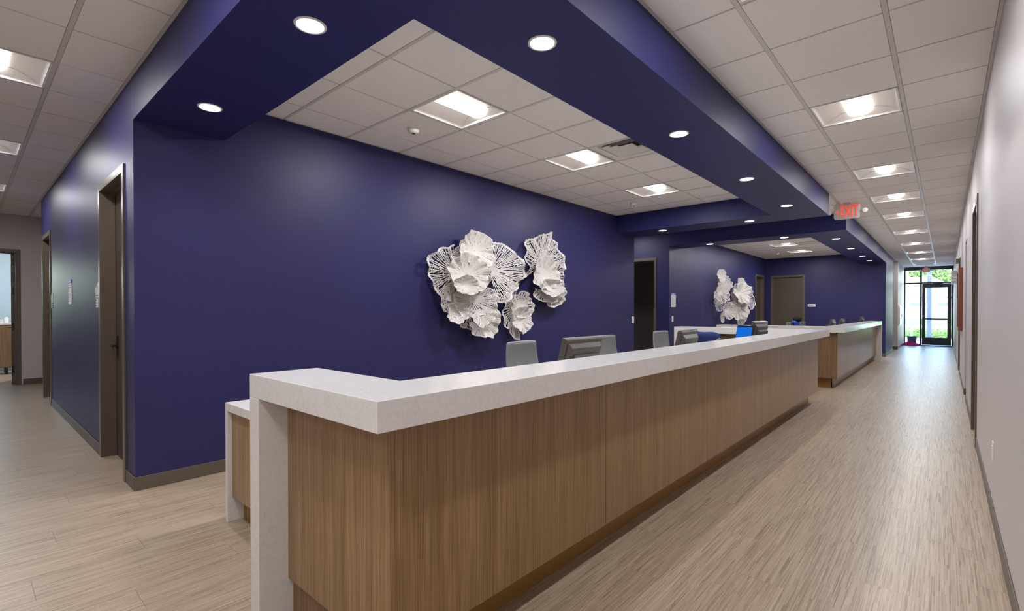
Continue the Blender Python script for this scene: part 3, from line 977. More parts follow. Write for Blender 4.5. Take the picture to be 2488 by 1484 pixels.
# ------------------------------------------------------------------ task chairs
def make_chair():
    t = thing('task_chair', 'c', 'chair')     # faces +X
    def back(u, v):
        # u across (Y), v up
        w_ = 0.285 - 0.05 * v
        y = (u - 0.5) * 2
        x = -0.22 - 0.10 * v - 0.03 * math.sin(PI * v) + 0.02 * y * y
        z = 0.5 + 0.5 * v - 0.008 * (abs(y) ** 6) * (v > 0.9)
        return (x, y * w_, z)
    MB().grid(back, 13, 15).build('backrest', M['chair'], t, smooth=60, solid=0.022, bevel=None).modifiers.new('bev', 'BEVEL').width = 0.007
    MB().prism(rrect(0.48, 0.5, 0.09), 'z', 0.43, 0.49).build('seat', M['chairdark'], t, smooth=40, bevel=0.02)
    MB().box(-0.27, -0.235, -0.035, 0.035, 0.40, 0.72).box(-0.27, 0.0, -0.035, 0.035, 0.385, 0.425).build('back_support', M['chairdark'], t)
    MB().tube((0, 0, 0.11), (0, 0, 0.42), 0.026).build('gas_lift', M['chairdark'], t, smooth=40)
    for sg in (-1, 1):
        MB().box(-0.12, 0.12, sg * 0.26, sg * 0.33, 0.755, 0.78).box(-0.02, 0.02, sg * 0.275, sg * 0.305, 0.45, 0.755).box(-0.02, 0.02, sg * 0.2, sg * 0.3, 0.41, 0.45).build('armrest', M['chair'], t, bevel=0.006)
    for k in range(5):
        a = 2 * PI * k / 5
        l = MB().tube((0, 0, 0.115), (0.29 * math.cos(a), 0.29 * math.sin(a), 0.075), 0.024, 0.015).build('leg', M['chairdark'], t, smooth=40)
        MB().lathe([(0.001, -0.02), (0.028, -0.02), (0.028, 0.02), (0.001, 0.02)], c=(0.29 * math.cos(a), 0.29 * math.sin(a), 0.029), axis='x', n=16).build('caster', M['black'], l, smooth=40)
    return t
CHR = make_chair()
chairs = [(-2.98, 3.86, 0.02, 'leftmost grey task chair, alone left of the large monitor'),
          (-2.98, 5.53, 0.0, 'grey task chair partly behind the large monitor, second from left'),
          (-3.05, 7.30, -0.05, 'grey task chair in front of the dark side doorway'),
          (-2.55, 6.95, 1.75, 'task chair draped with a navy jacket, behind the second monitor'),
          (-2.9, 15.0, 0.0, 'left of the grey task chairs in the second alcove'),
          (-2.9, 15.75, 0.0, 'task chair with a blue cloth in the second alcove'),
          (-2.9, 16.75, -0.1, 'right of the grey task chairs in the second alcove')]
for k, (x, y, rz, lb) in enumerate(chairs):
    if k == 0:
        CHR.location = (x, y, 0); CHR.rotation_euler = (0, 0, rz); CHR['label'] = lb; CHR['group'] = 'task chairs behind the counters'
    else:
        dup(CHR, (x, y, 0), rz, lb, 'task chairs behind the counters')

def jacket(x, y, rz, m, label, w_=0.30, drop=0.42):
    def fn(u, v):
        yy = (u - 0.5) * 2
        s = (v - 0.5) * 2                 # -1 front hem .. 0 top .. +1 back hem
        z = 1.028 - abs(s) ** 1.3 * drop + 0.004 * math.sin(yy * 7 + s * 2) - 0.03 * yy ** 4
        zz = min(1, max(0, (z - 0.5) / 0.5))
        xx = -0.22 - 0.10 * zz - 0.03 * math.sin(PI * zz) + 0.035 * yy * yy
        xx += (-1 if s > 0 else 1) * min(1, abs(s) * 6) * (0.04 + 0.006 * math.sin(yy * 9))
        return (xx, yy * (w_ + 0.03 * abs(s)), z)
    o = MB().grid(fn, 33, 31).build('jacket', m, None, smooth=70, solid=0.008)
    o.location = (x, y, 0); o.rotation_euler = (0, 0, rz)
    tag(o, label, 'clothing')
    return o
jacket(-2.55, 6.95, 1.75, M['jacket'], 'navy blue jacket draped over the chair behind the second monitor', 0.262)
jacket(-2.9, 15.75, 0.0, M['jacket2'], 'bright blue cloth hanging over a chair in the second alcove', 0.27, 0.3)
rn = random.Random(5)
hat = MB()
def hatf(u, v):
    a = 2 * PI * u; b_ = PI * v
    r = 0.085 * (1 + 0.12 * math.sin(5 * a + 3 * b_) + 0.08 * math.sin(9 * a - 7 * b_))
    return (r * math.sin(b_) * math.cos(a), r * 1.25 * math.sin(b_) * math.sin(a), 0.9 * r * math.cos(b_))
o = hat.grid(hatf, 28, 16, True).build('knit_hat', M['fuzz'], None, smooth=80)
o.location = (-3.17, 15.1, 1.07)
tag(o, 'black fuzzy hat resting between two chairs in the second alcove', 'hat')
o.location = (-3.20, 16.02, 1.07)

# ------------------------------------------------------------------ monitors
def make_monitor():
    t = thing('computer_monitor', 'm', 'monitor')    # screen faces -X, back to +X, tilted back
    W, H = 0.47, 0.37
    def tl(p):
        x, y, z = p
        a = R(14); z0 = z - 0.04
        return (x * math.cos(a) + z0 * math.sin(a), y, -x * math.sin(a) + z0 * math.cos(a) + 0.04)
    def add(b, pts, fc):
        i = len(b.v); b.v += [Vector(tl(p)) for p in pts]; b.f += [tuple(i + k for k in f) for f in fc]
    def frus(b, x0, w0, h0, x1, w1, h1, zc, zc1=None):
        zc1 = zc if zc1 is None else zc1
        pts = [(x0, sy * w0 / 2, zc + sz * h0 / 2) for sy in (-1, 1) for sz in (-1, 1)] + [(x1, sy * w1 / 2, zc1 + sz * h1 / 2) for sy in (-1, 1) for sz in (-1, 1)]
        add(b, pts, [(0, 1, 3, 2), (4, 6, 7, 5), (0, 4, 5, 1), (2, 3, 7, 6), (0, 2, 6, 4), (1, 5, 7, 3)])
    zc = 0.015 + H / 2
    b = MB(); frus(b, -0.03, W, H, 0.0, W, H, zc); frus(b, 0.0, W, H, 0.012, W - 0.02, H - 0.02, zc)
    b.build('casing', M['monitor'], t, bevel=0.004)
    b = MB(); frus(b, 0.012, W - 0.05, H - 0.05, 0.045, W - 0.10, H - 0.10, zc - 0.005, zc - 0.015); frus(b, 0.045, W - 0.15, H - 0.15, 0.075, W - 0.18, H - 0.18, zc - 0.03)
    b.build('back_housing', M['monitor'], t, bevel=0.006)
    b = MB(); frus(b, -0.033, W - 0.036, H - 0.04, -0.0295, W - 0.036, H - 0.04, zc)
    b.build('screen', M['screenoff'], t)
    b = MB(); frus(b, 0.07, 0.13, 0.11, 0.15, 0.12, 0.07, zc - 0.05)
    b.build('mount', M['monitor'], t, bevel=0.004)
    MB().box(0.115, 0.155, -0.03, 0.03, 0.01, 0.15).build('stand', M['monitor'], t, bevel=0.004)
    MB().prism(rrect(0.22, 0.24, 0.05, cx=0.08), 'z', 0.0, 0.014).build('foot', M['monitor'], t, bevel=0.004)
    return t
MON = make_monitor()
WT = 0.745
mons = [(-2.02, 2.97, 0.0, WT + 0.0, 'large dark monitor seen from behind, nearest the camera'),
        (-1.95, 4.72, 0.05, WT, 'dark monitor seen from behind beside the jacket chair'),
        (-2.0, 7.40, -0.12, WT + 0.045, 'dark monitor seen from behind, right beside the lit blue screen'),
        (-1.95, 12.95, 0.0, WT, 'leftmost of three small monitors over the second counter'),
        (-1.95, 14.3, 0.0, WT, 'middle of three small monitors over the second counter'),
        (-1.70, 15.70, 0.0, WT + 0.03, 'rightmost of three small monitors over the second counter')]
for k, (x, y, rz, z, lb) in enumerate(mons):
    if k == 0:
        MON.location = (x, y, z); MON.rotation_euler = (0, 0, rz); MON['label'] = lb; MON['group'] = 'monitors behind the counters'
    else:
        dup(MON, (x, y, z), rz, lb, 'monitors behind the counters')
    if z > WT + 0.005:
        r_ = MB().box(-0.07, 0.2, -0.16, 0.16, 0, z - WT).build('monitor_riser', M['chairdark'], None, bevel=0.003)
        r_.location = (x, y, WT); r_.rotation_euler = (0, 0, rz)
        tag(r_, 'low dark riser under ' + lb.split(',')[0], 'riser', 'risers under monitors')
# the lit screen, turned towards the camera
lt = thing('computer_monitor', 'monitor with a lit blue screen facing the camera, on the first counter', 'monitor', (-2.06, 7.0, WT), R(-46))
def tilt_box(b, x0, x1, y0, y1, z0, z1, a=R(-12)):
    i = len(b.v)
    b.box(x0, x1, y0, y1, z0, z1)
    for v in b.v[i:]:
        y, z = v.y, v.z - 0.1
        v.y = y * math.cos(a) - z * math.sin(a); v.z = y * math.sin(a) + z * math.cos(a) + 0.1
    return b
w2, z0, z1 = 0.21, 0.07, 0.375
tilt_box(MB(), -w2, w2, 0.0, 0.03, z0, z1).build('casing', M['screenframe'], lt, bevel=0.003)
sc = tilt_box(MB(), -w2 + 0.02, w2 - 0.02, -0.002, 0.004, z0 + 0.02, z1 - 0.02).build('screen', M['screen'], lt)
pic = MB()
for (cx, cz, rx, rz_) in ((0.09, 0.165, 0.075, 0.018), (-0.07, 0.14, 0.05, 0.012), (-0.13, 0.145, 0.03, 0.008), (0.05, 0.133, 0.045, 0.01), (0.13, 0.14, 0.03, 0.01)):
    i = len(pic.v)
    pts = [(cx + rx * math.cos(2 * PI * k / 14) * (1 + 0.15 * (k % 2)), -0.003, cz + rz_ * math.sin(2 * PI * k / 14)) for k in range(14)]
    pic.quad(pts)
a = R(-12)
for v in pic.v:
    y, z = v.y, v.z - 0.1
    v.y = y * math.cos(a) - z * math.sin(a); v.z = y * math.sin(a) + z * math.cos(a) + 0.1
pic.build('screen_picture', M['screendark'], sc)
tilt_box(MB(), -w2 + 0.02, w2 - 0.02, -0.003, 0.0, z0 + 0.02, z0 + 0.04).build('screen_strip', M['screengreen'], sc)
MB().box(-0.03, 0.03, 0.05, 0.085, 0.01, 0.2).build('stand', M['screenframe'], lt)
MB().prism(rrect(0.24, 0.2, 0.04, cy=0.06), 'z', 0, 0.014).build('foot', M['screenframe'], lt)

# desk phone between monitors
ph = thing('desk_phone', 'black desk phone with raised handset on the first counter, left of the lit screen', 'phone', (-1.68, 4.97, WT), R(-20))
MB().prism([(-0.09, 0.0), (0.09, 0.0), (0.09, 0.24), (-0.09, 0.10)], 'y', -0.1, 0.1).build('body', M['chairdark'], ph, bevel=0.004)
hs = MB().tube((0.06, -0.10, 0.26), (0.06, -0.045, 0.285), 0.022).tube((0.06, -0.10, 0.265), (-0.07, -0.10, 0.17), 0.018).tube((-0.07, -0.10, 0.17), (-0.08, -0.10, 0.13), 0.024)
hs.build('handset', M['screenframe'], ph, smooth=40)
MB().box(0.0, 0.06, 0.0, 0.08, 0.19, 0.225).build('display', M['screenoff'], ph)

# ------------------------------------------------------------------ coral wall sculptures
def fan_mesh(ry, rz, a0, a1, n0, dens, seed, cup, tilt=(0, 0)):
    rnd = random.Random(seed)
    full = (a1 - a0) >= 360
    rows = {'s': 9, 'm': 9, 'd': 9}[dens]
    A0, A1 = R(a0), R(a1)
    span = A1 - A0
    rim_phase = [rnd.uniform(0, 2 * PI) for _ in range(5)]
    def rim(th):
        return 1 + 0.045 * math.sin(3 * th + rim_phase[0]) + 0.05 * math.sin(5 * th + rim_phase[1]) + 0.03 * math.sin(11 * th + rim_phase[2])
    def pos(t, th):
        rr = t * (1 + (rim(th) - 1) * t)
        ruf = 0.07 * t ** 2 * math.sin(4 * th + rim_phase[3]) * min(ry, rz) + 0.055 * t ** 3 * math.sin(13 * th + rim_phase[4]) * min(ry, rz)
        y = ry * rr * math.cos(th); z = rz * rr * math.sin(th)
        h = cup * (t ** 1.6) + ruf + tilt[0] * y + tilt[1] * z
        return Vector((h, y, z))
    V = []; F = []
    wrel = {'s': 0.0046, 'm': 0.0050, 'd': 0.0056}[dens]
    sc = min(ry, rz)
    wid = wrel * (0.75 + 0.5 * sc / 0.3)
    tin = 0.16
    # central cup
    nth = 36
    i0 = len(V)
    for k in range(nth + 1):
        th = A0 + span * k / nth
        for q in (0.02, tin + 0.03):
            V.append(pos(q, th))
    for k in range(nth):
        F.append((i0 + 2 * k, i0 + 2 * k + 1, i0 + 2 * k + 3, i0 + 2 * k + 2))
    def strip(p, q, wa, wb, nrm_t):
        d = q - p
        if d.length < 1e-5: return
        s = Vector((1, 0, 0)).cross(d)
        if s.length < 1e-6: return
        s.normalize()
        mid_ = (p + q) / 2
        i = len(V)
        V.extend([p + s * wa, p - s * wa, mid_ + s * min(wa, wb) * 0.72, mid_ - s * min(wa, wb) * 0.72, q + s * wb, q - s * wb])
        F.append((i, i + 1, i + 3, i + 2)); F.append((i + 2, i + 3, i + 5, i + 4))
    n = max(10, int(n0 * span / (2 * PI) * 1.15))
    ths = [A0 + span * (k + 0.5 + rnd.uniform(-0.2, 0.2)) / n for k in range(n)]
    ts = [tin + (1 - tin) * (r / rows) ** 0.9 for r in range(rows + 1)]
    for r in range(rows):
        t0, t1 = ts[r], ts[r + 1]
        thr = {'s': 0.025, 'm': 0.019, 'd': 0.015}[dens]
        new = []
        for k, th in enumerate(ths):
            nx = ths[(k + 1) % len(ths)] if full else (ths[k + 1] if k + 1 < len(ths) else A1)
            pv = ths[k - 1] if k else (ths[-1] - 2 * PI if full else A0)
            if full and k == len(ths) - 1: nx += 2 * PI
            gap = min(nx - th, th - pv)
            arc = (nx - pv) / 2 * t1 * (ry + rz) / 2
            j = rnd.uniform(-0.18, 0.18)
            if arc > thr * (1.15 + rnd.uniform(-0.1, 0.4)) and r < rows - 1:
                kids_ = [th - (th - pv) * 0.27, th + (nx - th) * 0.27]
            else:
                kids_ = [th + j * gap]
            for c_ in kids_:
                strip(pos(t0, th), pos(t1, c_), wid * (1.35 - 0.5 * t0), wid * (1.3 - 0.5 * t1), 0)
                new.append(c_)
        # occasional bridges so that holes close
        for k in range(len(new) - 1):
            if rnd.random() < {'s': 0.26, 'm': 0.36, 'd': 0.5}[dens] and new[k + 1] - new[k] < 0.3:
                strip(pos(t1 - 0.5 * (t1 - t0), new[k] * 0.5 + new[k + 1] * 0.5 - (new[k + 1] - new[k]) * 0.5), pos(min(1.0, t1 + 0.35 * (t1 - t0)), new[k + 1]), wid * 0.9, wid * 0.9, 0)
        ths = new
    # ruffled rim
    N = max(60, int(170 * span / (2 * PI)))
    i0 = len(V)
    for k in range(N + 1):
        th = A0 + span * k / N
        V.append(pos(0.965, th)); V.append(pos(1.02 + 0.018 * (k % 2) + rnd.uniform(-0.01, 0.012), th))
    for k in range(N):
        F.append((i0 + 2 * k, i0 + 2 * k + 1, i0 + 2 * k + 3, i0 + 2 * k + 2))
    if dens == 'd':
        # near-solid skin with small gaps
        K = 130; i0 = len(V)
        rr = [tin + (0.98 - tin) * k / 7 for k in range(8)]
        for k in range(K + 1):
            th = A0 + span * k / K
            for q in rr:
                p = pos(q, th); p.x -= 0.006; V.append(p)
        for k in range(K):
            for q in range(7):
                if rnd.random() < 0.33: continue
                a_ = i0 + k * 8 + q
                F.append((a_, a_ + 1, a_ + 9, a_ + 8))
    return V, F

big = [(3.911,1.752,0.438,0.338,95,255,0.03,30,'s'), (4.497,1.818,0.595,0.380,-85,100,0.03,34,'s'), (4.107,1.761,0.287,0.209,0,360,0.06,40,'m'),
       (4.155,2.045,0.276,0.225,0,360,0.1,46,'d'), (3.999,1.940,0.209,0.196,60,200,0.07,36,'m'), (3.957,1.748,0.318,0.223,0,360,0.16,50,'d'),
       (3.869,1.611,0.189,0.110,0,360,0.21,40,'d'), (3.821,1.442,0.214,0.202,0,360,0.07,34,'m'), (3.825,1.291,0.167,0.120,0,360,0.11,40,'d'),
       (4.135,1.448,0.362,0.209,0,360,0.09,44,'m'), (4.116,1.343,0.245,0.262,180,360,0.05,34,'s'), (4.302,1.215,0.264,0.236,190,400,0.07,46,'d'),
       (4.203,1.322,0.221,0.189,180,360,0.14,36,'m')]
tall = [(5.585,1.971,0.434,0.454,-5,205,0.03,34,'s'), (5.515,1.839,0.289,0.233,0,360,0.1,40,'d'), (5.772,1.805,0.241,0.253,-90,90,0.06,26,'s'),
        (5.635,1.623,0.357,0.199,180,360,0.07,36,'m'), (5.604,1.645,0.264,0.123,0,360,0.14,36,'d'), (5.757,1.540,0.272,0.165,180,370,0.04,40,'d')]
small = [(4.946,1.323,0.246,0.366,80,300,0.03,34,'s'), (5.045,1.382,0.224,0.176,0,360,0.06,36,'m'), (4.990,1.196,0.186,0.174,0,360,0.1,36,'d')]
def sculpture(L, oy, oz, label, seed, ty=0.0):
    t = thing('wall_sculpture', label, 'sculpture', (XA, oy, oz), 0, 'white coral wall sculptures')
    for k, (y, z, ry, rz_, a0, a1, h, n0, d) in enumerate(L):
        cup = {'s': 0.05, 'm': 0.06, 'd': 0.065}[d]
        V, F = fan_mesh(ry, rz_, a0, a1, n0, d, seed * 31 + k, cup, (ty, -0.05 if d == 'd' else 0))
        me = bpy.data.meshes.new('coral_fan')
        me.from_pydata([tuple(v) for v in V], [], F)
        me.materials.append(M['coral'])
        o = bpy.data.objects.new('coral_fan', me); C.objects.link(o); o.parent = t
        o.location = (h + 0.015, y - oy, z - oz)
        sd = o.modifiers.new('solid', 'SOLIDIFY'); sd.thickness = 0.005
        if k == 0 and not ty:
            MB().tube((0, y - oy, z - oz), (h + 0.03, y - oy, z - oz), 0.012).build('wall_mount', M['coral'], t)
    return t
S1 = sculpture(big, 4.2, 1.62, 'large white openwork coral sculpture of many fans, first alcove wall', 1)
S2 = sculpture(tall, 5.65, 1.85, 'tall white coral sculpture, right of the large one, first alcove', 2)
S3 = sculpture(small, 5.0, 1.27, 'smallest white coral sculpture, below and between the others, first alcove', 3)
tall2 = [(12.698,2.203,0.129,0.166,0,360,0.12,26,'d'), (12.846,1.973,0.212,0.210,0,360,0.16,30,'m'), (12.517,1.753,0.217,0.256,0,360,0.2,34,'m'),
         (12.667,1.552,0.170,0.229,150,390,0.1,30,'s'), (13.164,1.960,0.099,0.161,-90,90,0.12,26,'s')]
small2 = [(13.229,1.318,0.192,0.220,0,360,0.14,30,'m'), (12.822,1.134,0.050,0.126,0,360,0.1,20,'d')]
big2 = [(14.307,2.067,0.149,0.154,0,360,0.12,26,'d'), (14.780,1.645,0.25,0.386,-100,100,0.15,34,'s'), (13.998,1.793,0.267,0.265,0,360,0.24,40,'d'),
        (14.004,1.430,0.300,0.365,0,360,0.16,34,'m'), (14.252,1.176,0.197,0.242,150,400,0.14,34,'m'), (13.973,1.767,0.179,0.280,80,280,0.12,26,'s')]
sculpture(tall2, 12.75, 1.85, 'tall white coral sculpture at left in the second alcove', 4, 0.45)
sculpture(small2, 13.2, 1.28, 'small white coral sculpture, lowest, in the second alcove', 5, 0.45)
sculpture(big2, 14.3, 1.62, 'large white coral sculpture at right in the second alcove', 6, 0.45)

# ------------------------------------------------------------------ signs, switches and small wall pieces
def plate(name, label, cat, loc, rz, w_, h_, rocker=True, group=None):
    t = thing(name, label, cat, loc, rz, group)
    MB().prism(rrect(w_, h_, 0.006), 'y', -0.006, 0.0).build('cover_plate', M['white'], t, bevel=0.001)
    if rocker:
        MB().box(-w_ * 0.24, w_ * 0.24, -0.009, -0.005, -h_ * 0.28, h_ * 0.28).build('rocker', M['metalwhite'], t)
    return t
plate('light_switch', 'white light switch at the right end of the first feature wall', 'switch', (XA, 8.40, 1.145), R(90), 0.08, 0.125, group='wall switches')
plate('light_switch', 'white light switch below the directory sign, second alcove', 'switch', (XA, 10.19, 1.14), R(90), 0.08, 0.125, group='wall switches')
plate('wall_plate', 'small square white plate left of the brown door, second alcove', 'switch', (XA, 16.12, 1.47), R(90), 0.12, 0.12)
plate('wall_outlet', 'white outlet plate low on the right corridor wall', 'outlet', (XR, 4.30, 0.43), R(-90), 0.075, 0.12)
plate('wall_thermostat', 'small white thermostat beside the glass exit door', 'thermostat', (XR, 24.1, 1.45), R(-90), 0.09, 0.16, rocker=True)

def directory(loc, rz, label, w_=0.215, h_=0.275):
    t = thing('directory_sign', label, 'sign', loc, rz, 'directory signs')
    MB().box(-w_ / 2, w_ / 2, -0.006, 0, -h_ / 2, h_ / 2 - 0.042).build('sign_panel', M['paper'], t)
    MB().box(-w_ / 2, w_ / 2, -0.007, 0, h_ / 2 - 0.042, h_ / 2).build('sign_header', M['signblue'], t)
    r = random.Random(2)
    ln = MB()
    for k in range(9):
        z = h_ / 2 - 0.064 - k * 0.0225
        ln.box(-w_ / 2 + 0.02, -w_ / 2 + 0.02 + r.uniform(0.09, 0.165), -0.0068, -0.006, z, z + 0.006)
    ln.build('text_line', M['ink'], t)
    MB().box(-w_ / 2 + 0.02, w_ / 2 - 0.06, -0.0076, -0.007, h_ / 2 - 0.027, h_ / 2 - 0.017).build('header_text', M['paper'], t)
directory((-7.48, YN, 1.528), 0, 'white directory sign with blue header between the two left doors')
directory((XA, 10.23, 1.545), R(90), 'white directory sign with blue header, left end of the second alcove wall', 0.235, 0.30)

def room_sign(loc, rz, label):
    t = thing('room_sign', label, 'sign', loc, rz, 'room signs by the left doors')
    w_ = 0.17
    MB().prism([(-w_ / 2, -0.045), (w_ / 2, -0.045), (w_ / 2, 0.085), (0.055, 0.1), (-0.04, 0.055), (-w_ / 2, 0.045)], 'y', -0.006, 0).build('sign_panel', M['paper'], t)
    MB().prism([(-0.045, -0.005), (-0.03, -0.01), (0.02, 0.06), (0.008, 0.065)], 'y', -0.0075, -0.006).build('swoosh', M['purple'], t)
    MB().box(-0.055, 0.02, -0.0075, -0.006, -0.032, -0.018).build('lettering', M['purple'], t)
    for k in range(3):
        z = -0.052 - k * 0.025
        MB().box(-w_ / 2, w_ / 2, -0.006, 0, z - 0.006, z).box(-0.045, 0.025, -0.006, 0, z - 0.025, z - 0.006).build('slider_rail', M['paper'], t)
        MB().box(-w_ / 2 + 0.004, -0.045, -0.004, 0, z - 0.023, z - 0.006).box(0.025, w_ / 2 - 0.004, -0.004, 0, z - 0.023, z - 0.006).build('slider_slot', M['slot'] if k < 2 else M['teal'], t)
    MB().box(-w_ / 2, w_ / 2, -0.006, 0, -0.133, -0.127).build('slider_rail', M['paper'], t)
room_sign((-5.80, YN, 1.478), 0, 'white room sign with purple mark left of the nearest left door')
room_sign((-9.15, YN, 1.478), 0, 'white room sign right of the far left door')
nm = thing('name_plate', 'wide white name plate right of the door on the alcove back wall', 'sign', (-3.10, YB, 1.485), 0)
MB().box(-0.105, 0.105, -0.006, 0, -0.042, 0.042).build('plate_panel', M['paper'], nm)
MB().box(-0.08, 0.07, -0.007, -0.006, 0.0, 0.018).box(-0.08, 0.04, -0.007, -0.006, -0.025, -0.012).build('text_line', M['ink'], nm)

def exit_sign(loc, rz, label, arrow=True, s=1.0, drop=0.02):
    t = thing('exit_sign', label, 'sign', loc, rz, 'exit signs')
    w_, h_ = 0.34 * s, 0.235 * s
    MB().prism(rrect(w_, h_, 0.04 * s), 'y', -0.016, 0.016).build('sign_body', M['signface'], t, bevel=0.004)
    MB().prism(rrect(w_ - 0.03, h_ - 0.03, 0.03 * s), 'y', -0.018, -0.015).build('sign_face', M['signface'], t)
    text('letters', 'EXIT', 0.25 * s, M['red'], t, (0.032 * s if arrow else 0, -0.019, -0.004), (R(90), 0, 0), 0.002, 0.45 * (1.0 if arrow else 1.1), 1.03, 0.0035 * s)
    if arrow:
        a = MB()
        x = -0.153 * s
        a.prism([(x, -0.005), (x + 0.035, -0.036), (x + 0.043, -0.028), (x + 0.018, -0.005), (x + 0.043, 0.018), (x + 0.035, 0.026)], 'y', -0.0205, -0.017)
        a.build('arrow', M['red'], t)
    for sg in (-1, 1):
        l = MB().tube((sg * w_ / 2, 0, -0.005), (sg * (w_ / 2 + 0.035), 0, -0.005), 0.012).build('lamp_arm', M['signface'], t, smooth=40)
        MB().lathe([(0.001, -0.03), (0.034, -0.028), (0.036, -0.015), (0.024, 0.02), (0.001, 0.03)], c=(sg * (w_ / 2 + 0.062), 0, -0.003), axis='y', n=20).build('lamp_head', M['metalwhite'], l, smooth=50)
    MB().box(-0.05, 0.05, -0.02, 0.02, h_ / 2, h_ / 2 + drop).build('canopy', M['signface'], t)
    return t
exit_sign((-1.165, 9.24, CH - 0.02 - 0.1175), R(8), 'larger red EXIT sign with arrow, hung at the first soffit end', True)
exit_sign((-0.545, 24.2, 2.845), 0, 'small red EXIT sign above the glass exit door', False, 0.66, CH - 2.845 - 0.0775)

# glazed notice board and paper flag on the right corridor wall
nb = thing('notice_board', 'glazed notice board with cherry wood frame on the right corridor wall', 'board', (XR, 12.3, 1.52), R(-90))
W_, H_ = 1.15, 1.12
f = MB()
f.box(-W_ / 2, W_ / 2, -0.06, 0, -H_ / 2, -H_ / 2 + 0.05).box(-W_ / 2, W_ / 2, -0.06, 0, H_ / 2 - 0.05, H_ / 2)
f.box(-W_ / 2, -W_ / 2 + 0.05, -0.06, 0, -H_ / 2 + 0.05, H_ / 2 - 0.05).box(W_ / 2 - 0.05, W_ / 2, -0.06, 0, -H_ / 2 + 0.05, H_ / 2 - 0.05)
f.build('board_frame', M['cherry'], nb)
MB().box(-W_ / 2 + 0.05, W_ / 2 - 0.05, -0.05, -0.04, -H_ / 2 + 0.05, H_ / 2 - 0.05).build('glazing', M['boardglass'], nb)
fs = thing('flag_sign', 'white two-sheet paper flag sign sticking out from the right corridor wall', 'sign', (XR - 0.075, 15.3, 2.09), 0)
MB().box(-0.06, 0.075, -0.003, 0.003, -0.16, -0.003).build('sheet', M['paper'], fs)
MB().box(-0.06, 0.075, -0.003, 0.003, 0.003, 0.16).build('sheet', M['paper'], fs)
ln = MB()
for z in (-0.13, -0.1, -0.07, -0.04, 0.03, 0.06, 0.09, 0.12):
    ln.box(-0.045, 0.05, -0.004, -0.003, z, z + 0.01)
ln.build('text_line', M['ink'], fs)

# cabinet on white wall near the end, mat, bin, cloth
cb = thing('wall_cabinet', 'flat grey metal cabinet on the white wall left of the glass door', 'cabinet', (-1.21, 21.95, 1.15), R(90))
MB().box(-0.5, 0.5, -0.035, 0, -0.35, 0.35).build('cabinet_body', M['metalwhite'], cb)
MB().box(-0.46, 0.46, -0.045, -0.034, -0.31, 0.31).build('cabinet_door', M['steel'], cb)
MB().box(0.38, 0.41, -0.055, -0.044, -0.05, 0.05).build('handle', M['black'], cb)
dm = MB().prism(rrect(0.9, 0.62, 0.02, cx=-0.26, cy=24.15), 'z', 0.0005, 0.012).build('door_mat', M['mat'], None, bevel=0.002)
tag(dm, 'dark blue door mat inside the glass exit door', 'mat')
bn = thing('waste_bin', 'blue-grey open bin at the left foot of the end window', 'bin', (-0.95, 24.35, 0))
MB().prism([(-0.12, -0.1), (0.12, -0.1), (0.12, 0.1), (-0.12, 0.1)], 'z', 0.001, 0.012).build('bottom', M['bin'], bn)
bb = MB()
for z0_, z1_, s0, s1 in ((0.0, 0.34, 0.85, 1.0),):
    ps = [(-0.14, -0.1), (0.14, -0.1), (0.14, 0.1), (-0.14, 0.1)]
    for k in range(4):
        a_, c_ = ps[k], ps[(k + 1) % 4]
        bb.quad([(a_[0] * s0, a_[1] * s0, z0_), (c_[0] * s0, c_[1] * s0, z0_), (c_[0] * s1, c_[1] * s1, z1_), (a_[0] * s1, a_[1] * s1, z1_)])
bb.build('wall', M['bin'], bn, solid=0.006)
def cloth(u, v):
    a_ = 2 * PI * u; r = 0.02 + 0.2 * v
    return (r * 1.25 * math.cos(a_) * (1 + 0.15 * math.sin(5 * a_)), 0.6 * r * math.sin(a_), 0.004 + 0.12 * (1 - v) ** 0.7 * (1 + 0.35 * math.sin(6 * a_ + 9 * v)) )
cl = MB().grid(cloth, 40, 14, True).build('scarf', M['magenta'], None, smooth=80, solid=0.006)
cl.location = (-0.98, 24.02, 0.0)
tag(cl, 'magenta cloth heaped on the floor beside the bin', 'cloth')

# ------------------------------------------------------------------ office beyond the left door
o_ = place_fix(-13.9, 0.9, 'light', 'unseen recessed light added to brighten the office beyond the far left door', 'added office fill lights', 0, 60.0)  # added lamp, brightens the office where window daylight is too weak
cr = thing('credenza', 'wood-fronted credenza on black legs in the office at far left', 'cabinet', (-14.75, 0.3, 0))
MB().box(-0.25, 0.25, -1.3, 1.3, 0.14, 1.03).build('body', M['wood2'], cr)
MB().box(-0.27, 0.27, -1.32, 1.32, 1.03, 1.06).build('top', M['white'], cr)
for k in range(4):
    MB().box(0.25, 0.262, -1.28 + k * 0.645, -1.28 + k * 0.645 + 0.635, 0.16, 1.02).build('door', M['wood2'], cr)
for sx in (-1, 1):
    for y in (-1.2, 0.33, 1.2):
        MB().box(sx * 0.2 - 0.02, sx * 0.2 + 0.02, y - 0.02, y + 0.02, 0, 0.14).build('leg', M['black'], cr)
b_ = thing('pump_bottle', 'clear pump bottle on the far left credenza', 'bottle', (-14.62, 0.64, 1.06))
MB().lathe([(0.001, 0), (0.032, 0), (0.034, 0.1), (0.014, 0.12), (0.013, 0.14)], n=20).build('body', M['paper'], b_, smooth=50)
MB().tube((0, 0, 0.14), (0, 0, 0.175), 0.006).box(-0.008, 0.03, -0.006, 0.006, 0.17, 0.18).build('pump', M['white'], b_)
pt = thing('letter_tray', 'teal letter tray with papers on the far left credenza', 'tray', (-14.62, 0.80, 1.06))
for k in range(3):
    MB().box(-0.12, 0.12, -0.09, 0.09, 0.004 + k * 0.03, 0.012 + k * 0.03).build('shelf', M['tray'], pt)
MB().box(-0.1, 0.1, -0.07, 0.07, 0.072, 0.1).build('papers', M['paper'], pt)
